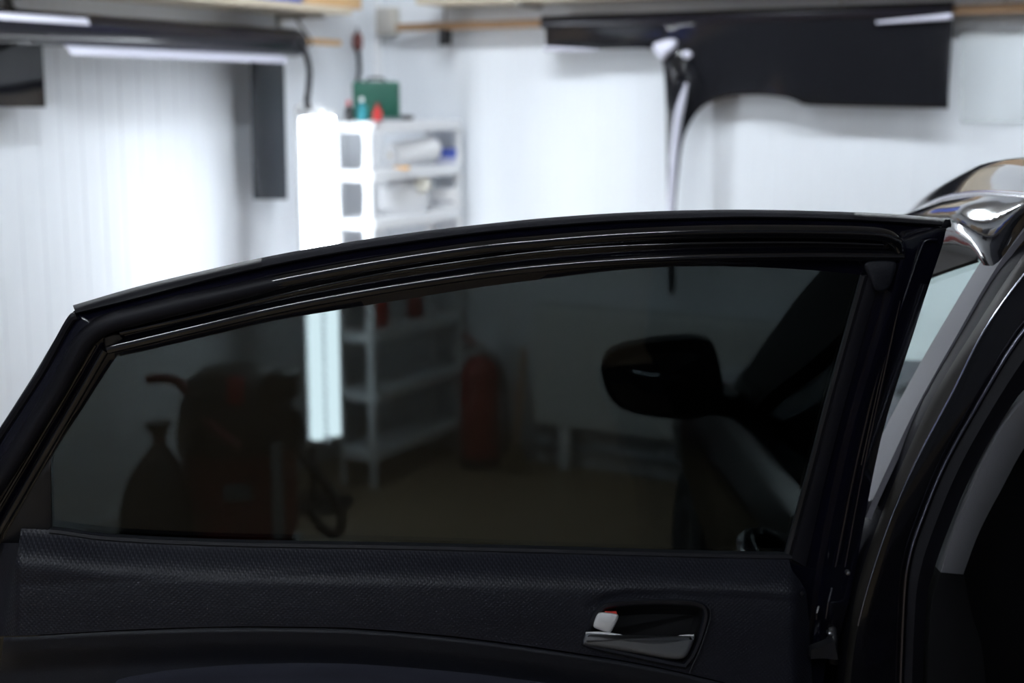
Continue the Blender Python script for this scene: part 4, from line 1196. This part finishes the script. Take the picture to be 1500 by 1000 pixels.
# stick leaning on the wall and a coiled strip at its foot
s0 = on_r(768, 508, 0.12); s1 = onshelf(752, 690, 0.006)
st_ = empty('broom', s1, 'thin brown broom handle leaning between extinguisher and radiator', 'broom')
part('handle', tube([s0, s0.lerp(s1, 0.8)], 0.014, 8), wood_dk, st_)
dd = (s1-s0).normalized(); pb0 = s0.lerp(s1, 0.79)
part('brush', loft([[pb0 + dd*t + E1*(w_*math.cos(a)) + E2*(0.022*math.sin(a)) for a in [2*math.pi*k/12 for k in range(12)]] for t, w_ in ((0,0.02),(0.04,0.05),(0.10,0.07),((s1-pb0).length-0.005,0.09))], True, True), mat('bristle', (0.14,0.10,0.05), 0.9), st_)

# ================================================================== WHEELED VACUUM BEHIND THE TINTED PANE
pv = onshelf(345, 836, 0.0)
YV = pv.y
def vp(px, py, dy=0.0): return at_y(px, py, YV + dy)
vc = empty('workshop_vacuum', pv, 'black and red wheeled workshop vacuum standing before the left wall', 'vacuum')
zt1 = vp(345, 655).z; zt2 = vp(345, 540).z
RV = (vp(430, 700).x - vp(262, 700).x)/2
cv_ = V((vp(347, 700).x, YV+0.05, 0))
part('tank', lathe([(RV*0.85,0.10),(RV*0.98,0.14),(RV,0.2),(RV,zt1-0.02),(RV*1.04,zt1-0.01),(RV*1.04,zt1)], cv_, 28), red_dk, vc, 'dark red tank')
hd = zt2 - zt1
part('motor_head', lathe([(RV*1.05,0),(RV*1.06,hd*0.2),(RV*0.98,hd*0.55),(RV*0.85,hd*0.82),(RV*0.62,hd*0.97),(RV*0.3,hd)], cv_+V((0,0,zt1)), 28), black_m, vc, 'domed black motor head')
part('front_badge', box(vp(345,572,-RV*0.93+0.05), V((0.028,0,0)), V((0,0.015,0)), V((0,0.012,0.045)), 0.006), red_m, vc)
part('switch_box', box(vp(415,562,-0.05), V((0.055,0,0)), V((0,0.07,0)), V((0,0,0.045)), 0.012, 3), black_m, vc)
part('tank_badge', box(vp(348,722,-RV+0.045), V((0.05,0,0)), V((0,0.006,0)), V((0,0,0.028)), 0.004), mat('badge_grey', (0.25,0.3,0.32), 0.4), vc)
hpv = [vp(215,556,-0.02), vp(240,554,-0.02), vp(262,560,-0.02), vp(282,585,-0.05), vp(300,612,-0.12), vp(330,640,-0.2), vp(352,655,-0.23)]
part('push_handle', tube(catmull(hpv, 5), 0.018, 10), mat('handle_red', (0.16,0.02,0.02), 0.5), vc, 'bent red tubular handle')
part('hose', tube(catmull([vp(430,600,0), vp(438,625,0), vp(440,660,-0.05), vp(462,690,-0.1), vp(486,722,-0.12), vp(500,756,-0.14), vp(494,780,-0.15), vp(470,772,-0.15), vp(455,745,-0.12)], 6), 0.019, 10), black_m, vc, 'black suction hose')
part('wand', tube([vp(404,650,-0.19), vp(408,790,-0.2)], 0.021, 12), mat('wand_grey', (0.36,0.36,0.38), 0.4), vc, 'grey suction pipe')
for sx in (-1, 1):
    for sy in (-1, 1):
        c = cv_ + V((sx*RV*0.8, sy*RV*0.75, 0.045))
        part('wheel', lathe([(0.012,-0.018),(0.040,-0.016),(0.045,0),(0.040,0.016),(0.012,0.018)], c, 16, (1,0,0)), tyre_m, vc)
        part('wheel_fork', tube([c, c+V((0,0,0.03)), c + V((-sx*0.03,-sy*0.03,0.08))], 0.012, 8), black_m, vc)
part('wheel_frame', lathe([(RV*0.8,0.085),(RV*1.02,0.085),(RV*1.04,0.105),(RV*0.8,0.115)], cv_, 28), black_m, vc)
# a full black sack leaning left of it
bt = onshelf(222, 856, 0.0); bt = V((bt.x, bt.y, 0))
zb1 = at_y(236, 612, bt.y).z
sk = empty('rubbish_sack', bt, 'black rubbish sack slumped on the floor left of the workshop vacuum', 'sack')
sr_ = []
for k, (f, s) in enumerate(((0,0.82),(0.08,1.0),(0.3,1.04),(0.55,0.98),(0.72,0.84),(0.84,0.6),(0.93,0.3),(1.0,0.12))):
    sr_.append([bt + V((0.125*s*math.cos(a)*(1+0.07*math.sin(3*a+k*0.8)) + 0.05*f, 0.125*s*math.sin(a)*(1+0.06*math.sin(5*a)), zb1*0.86*f + 0.008*math.sin(4*a+k)*(k > 0))) for a in [2*math.pi*i/28 for i in range(28)]])
part('sack_body', loft(sr_, True, True), black_m, sk)
tk = bt + V((0.05, 0, zb1*0.86-0.01))
part('sack_neck', lathe([(0.018,0),(0.016,0.02),(0.035,0.05),(0.05,0.075),(0.045,0.08)], tk, 14), black_m, sk)
part('sack_tie', lathe([(0.02,0.012),(0.023,0.016),(0.023,0.022),(0.02,0.026)], tk, 12), red_dk, sk)
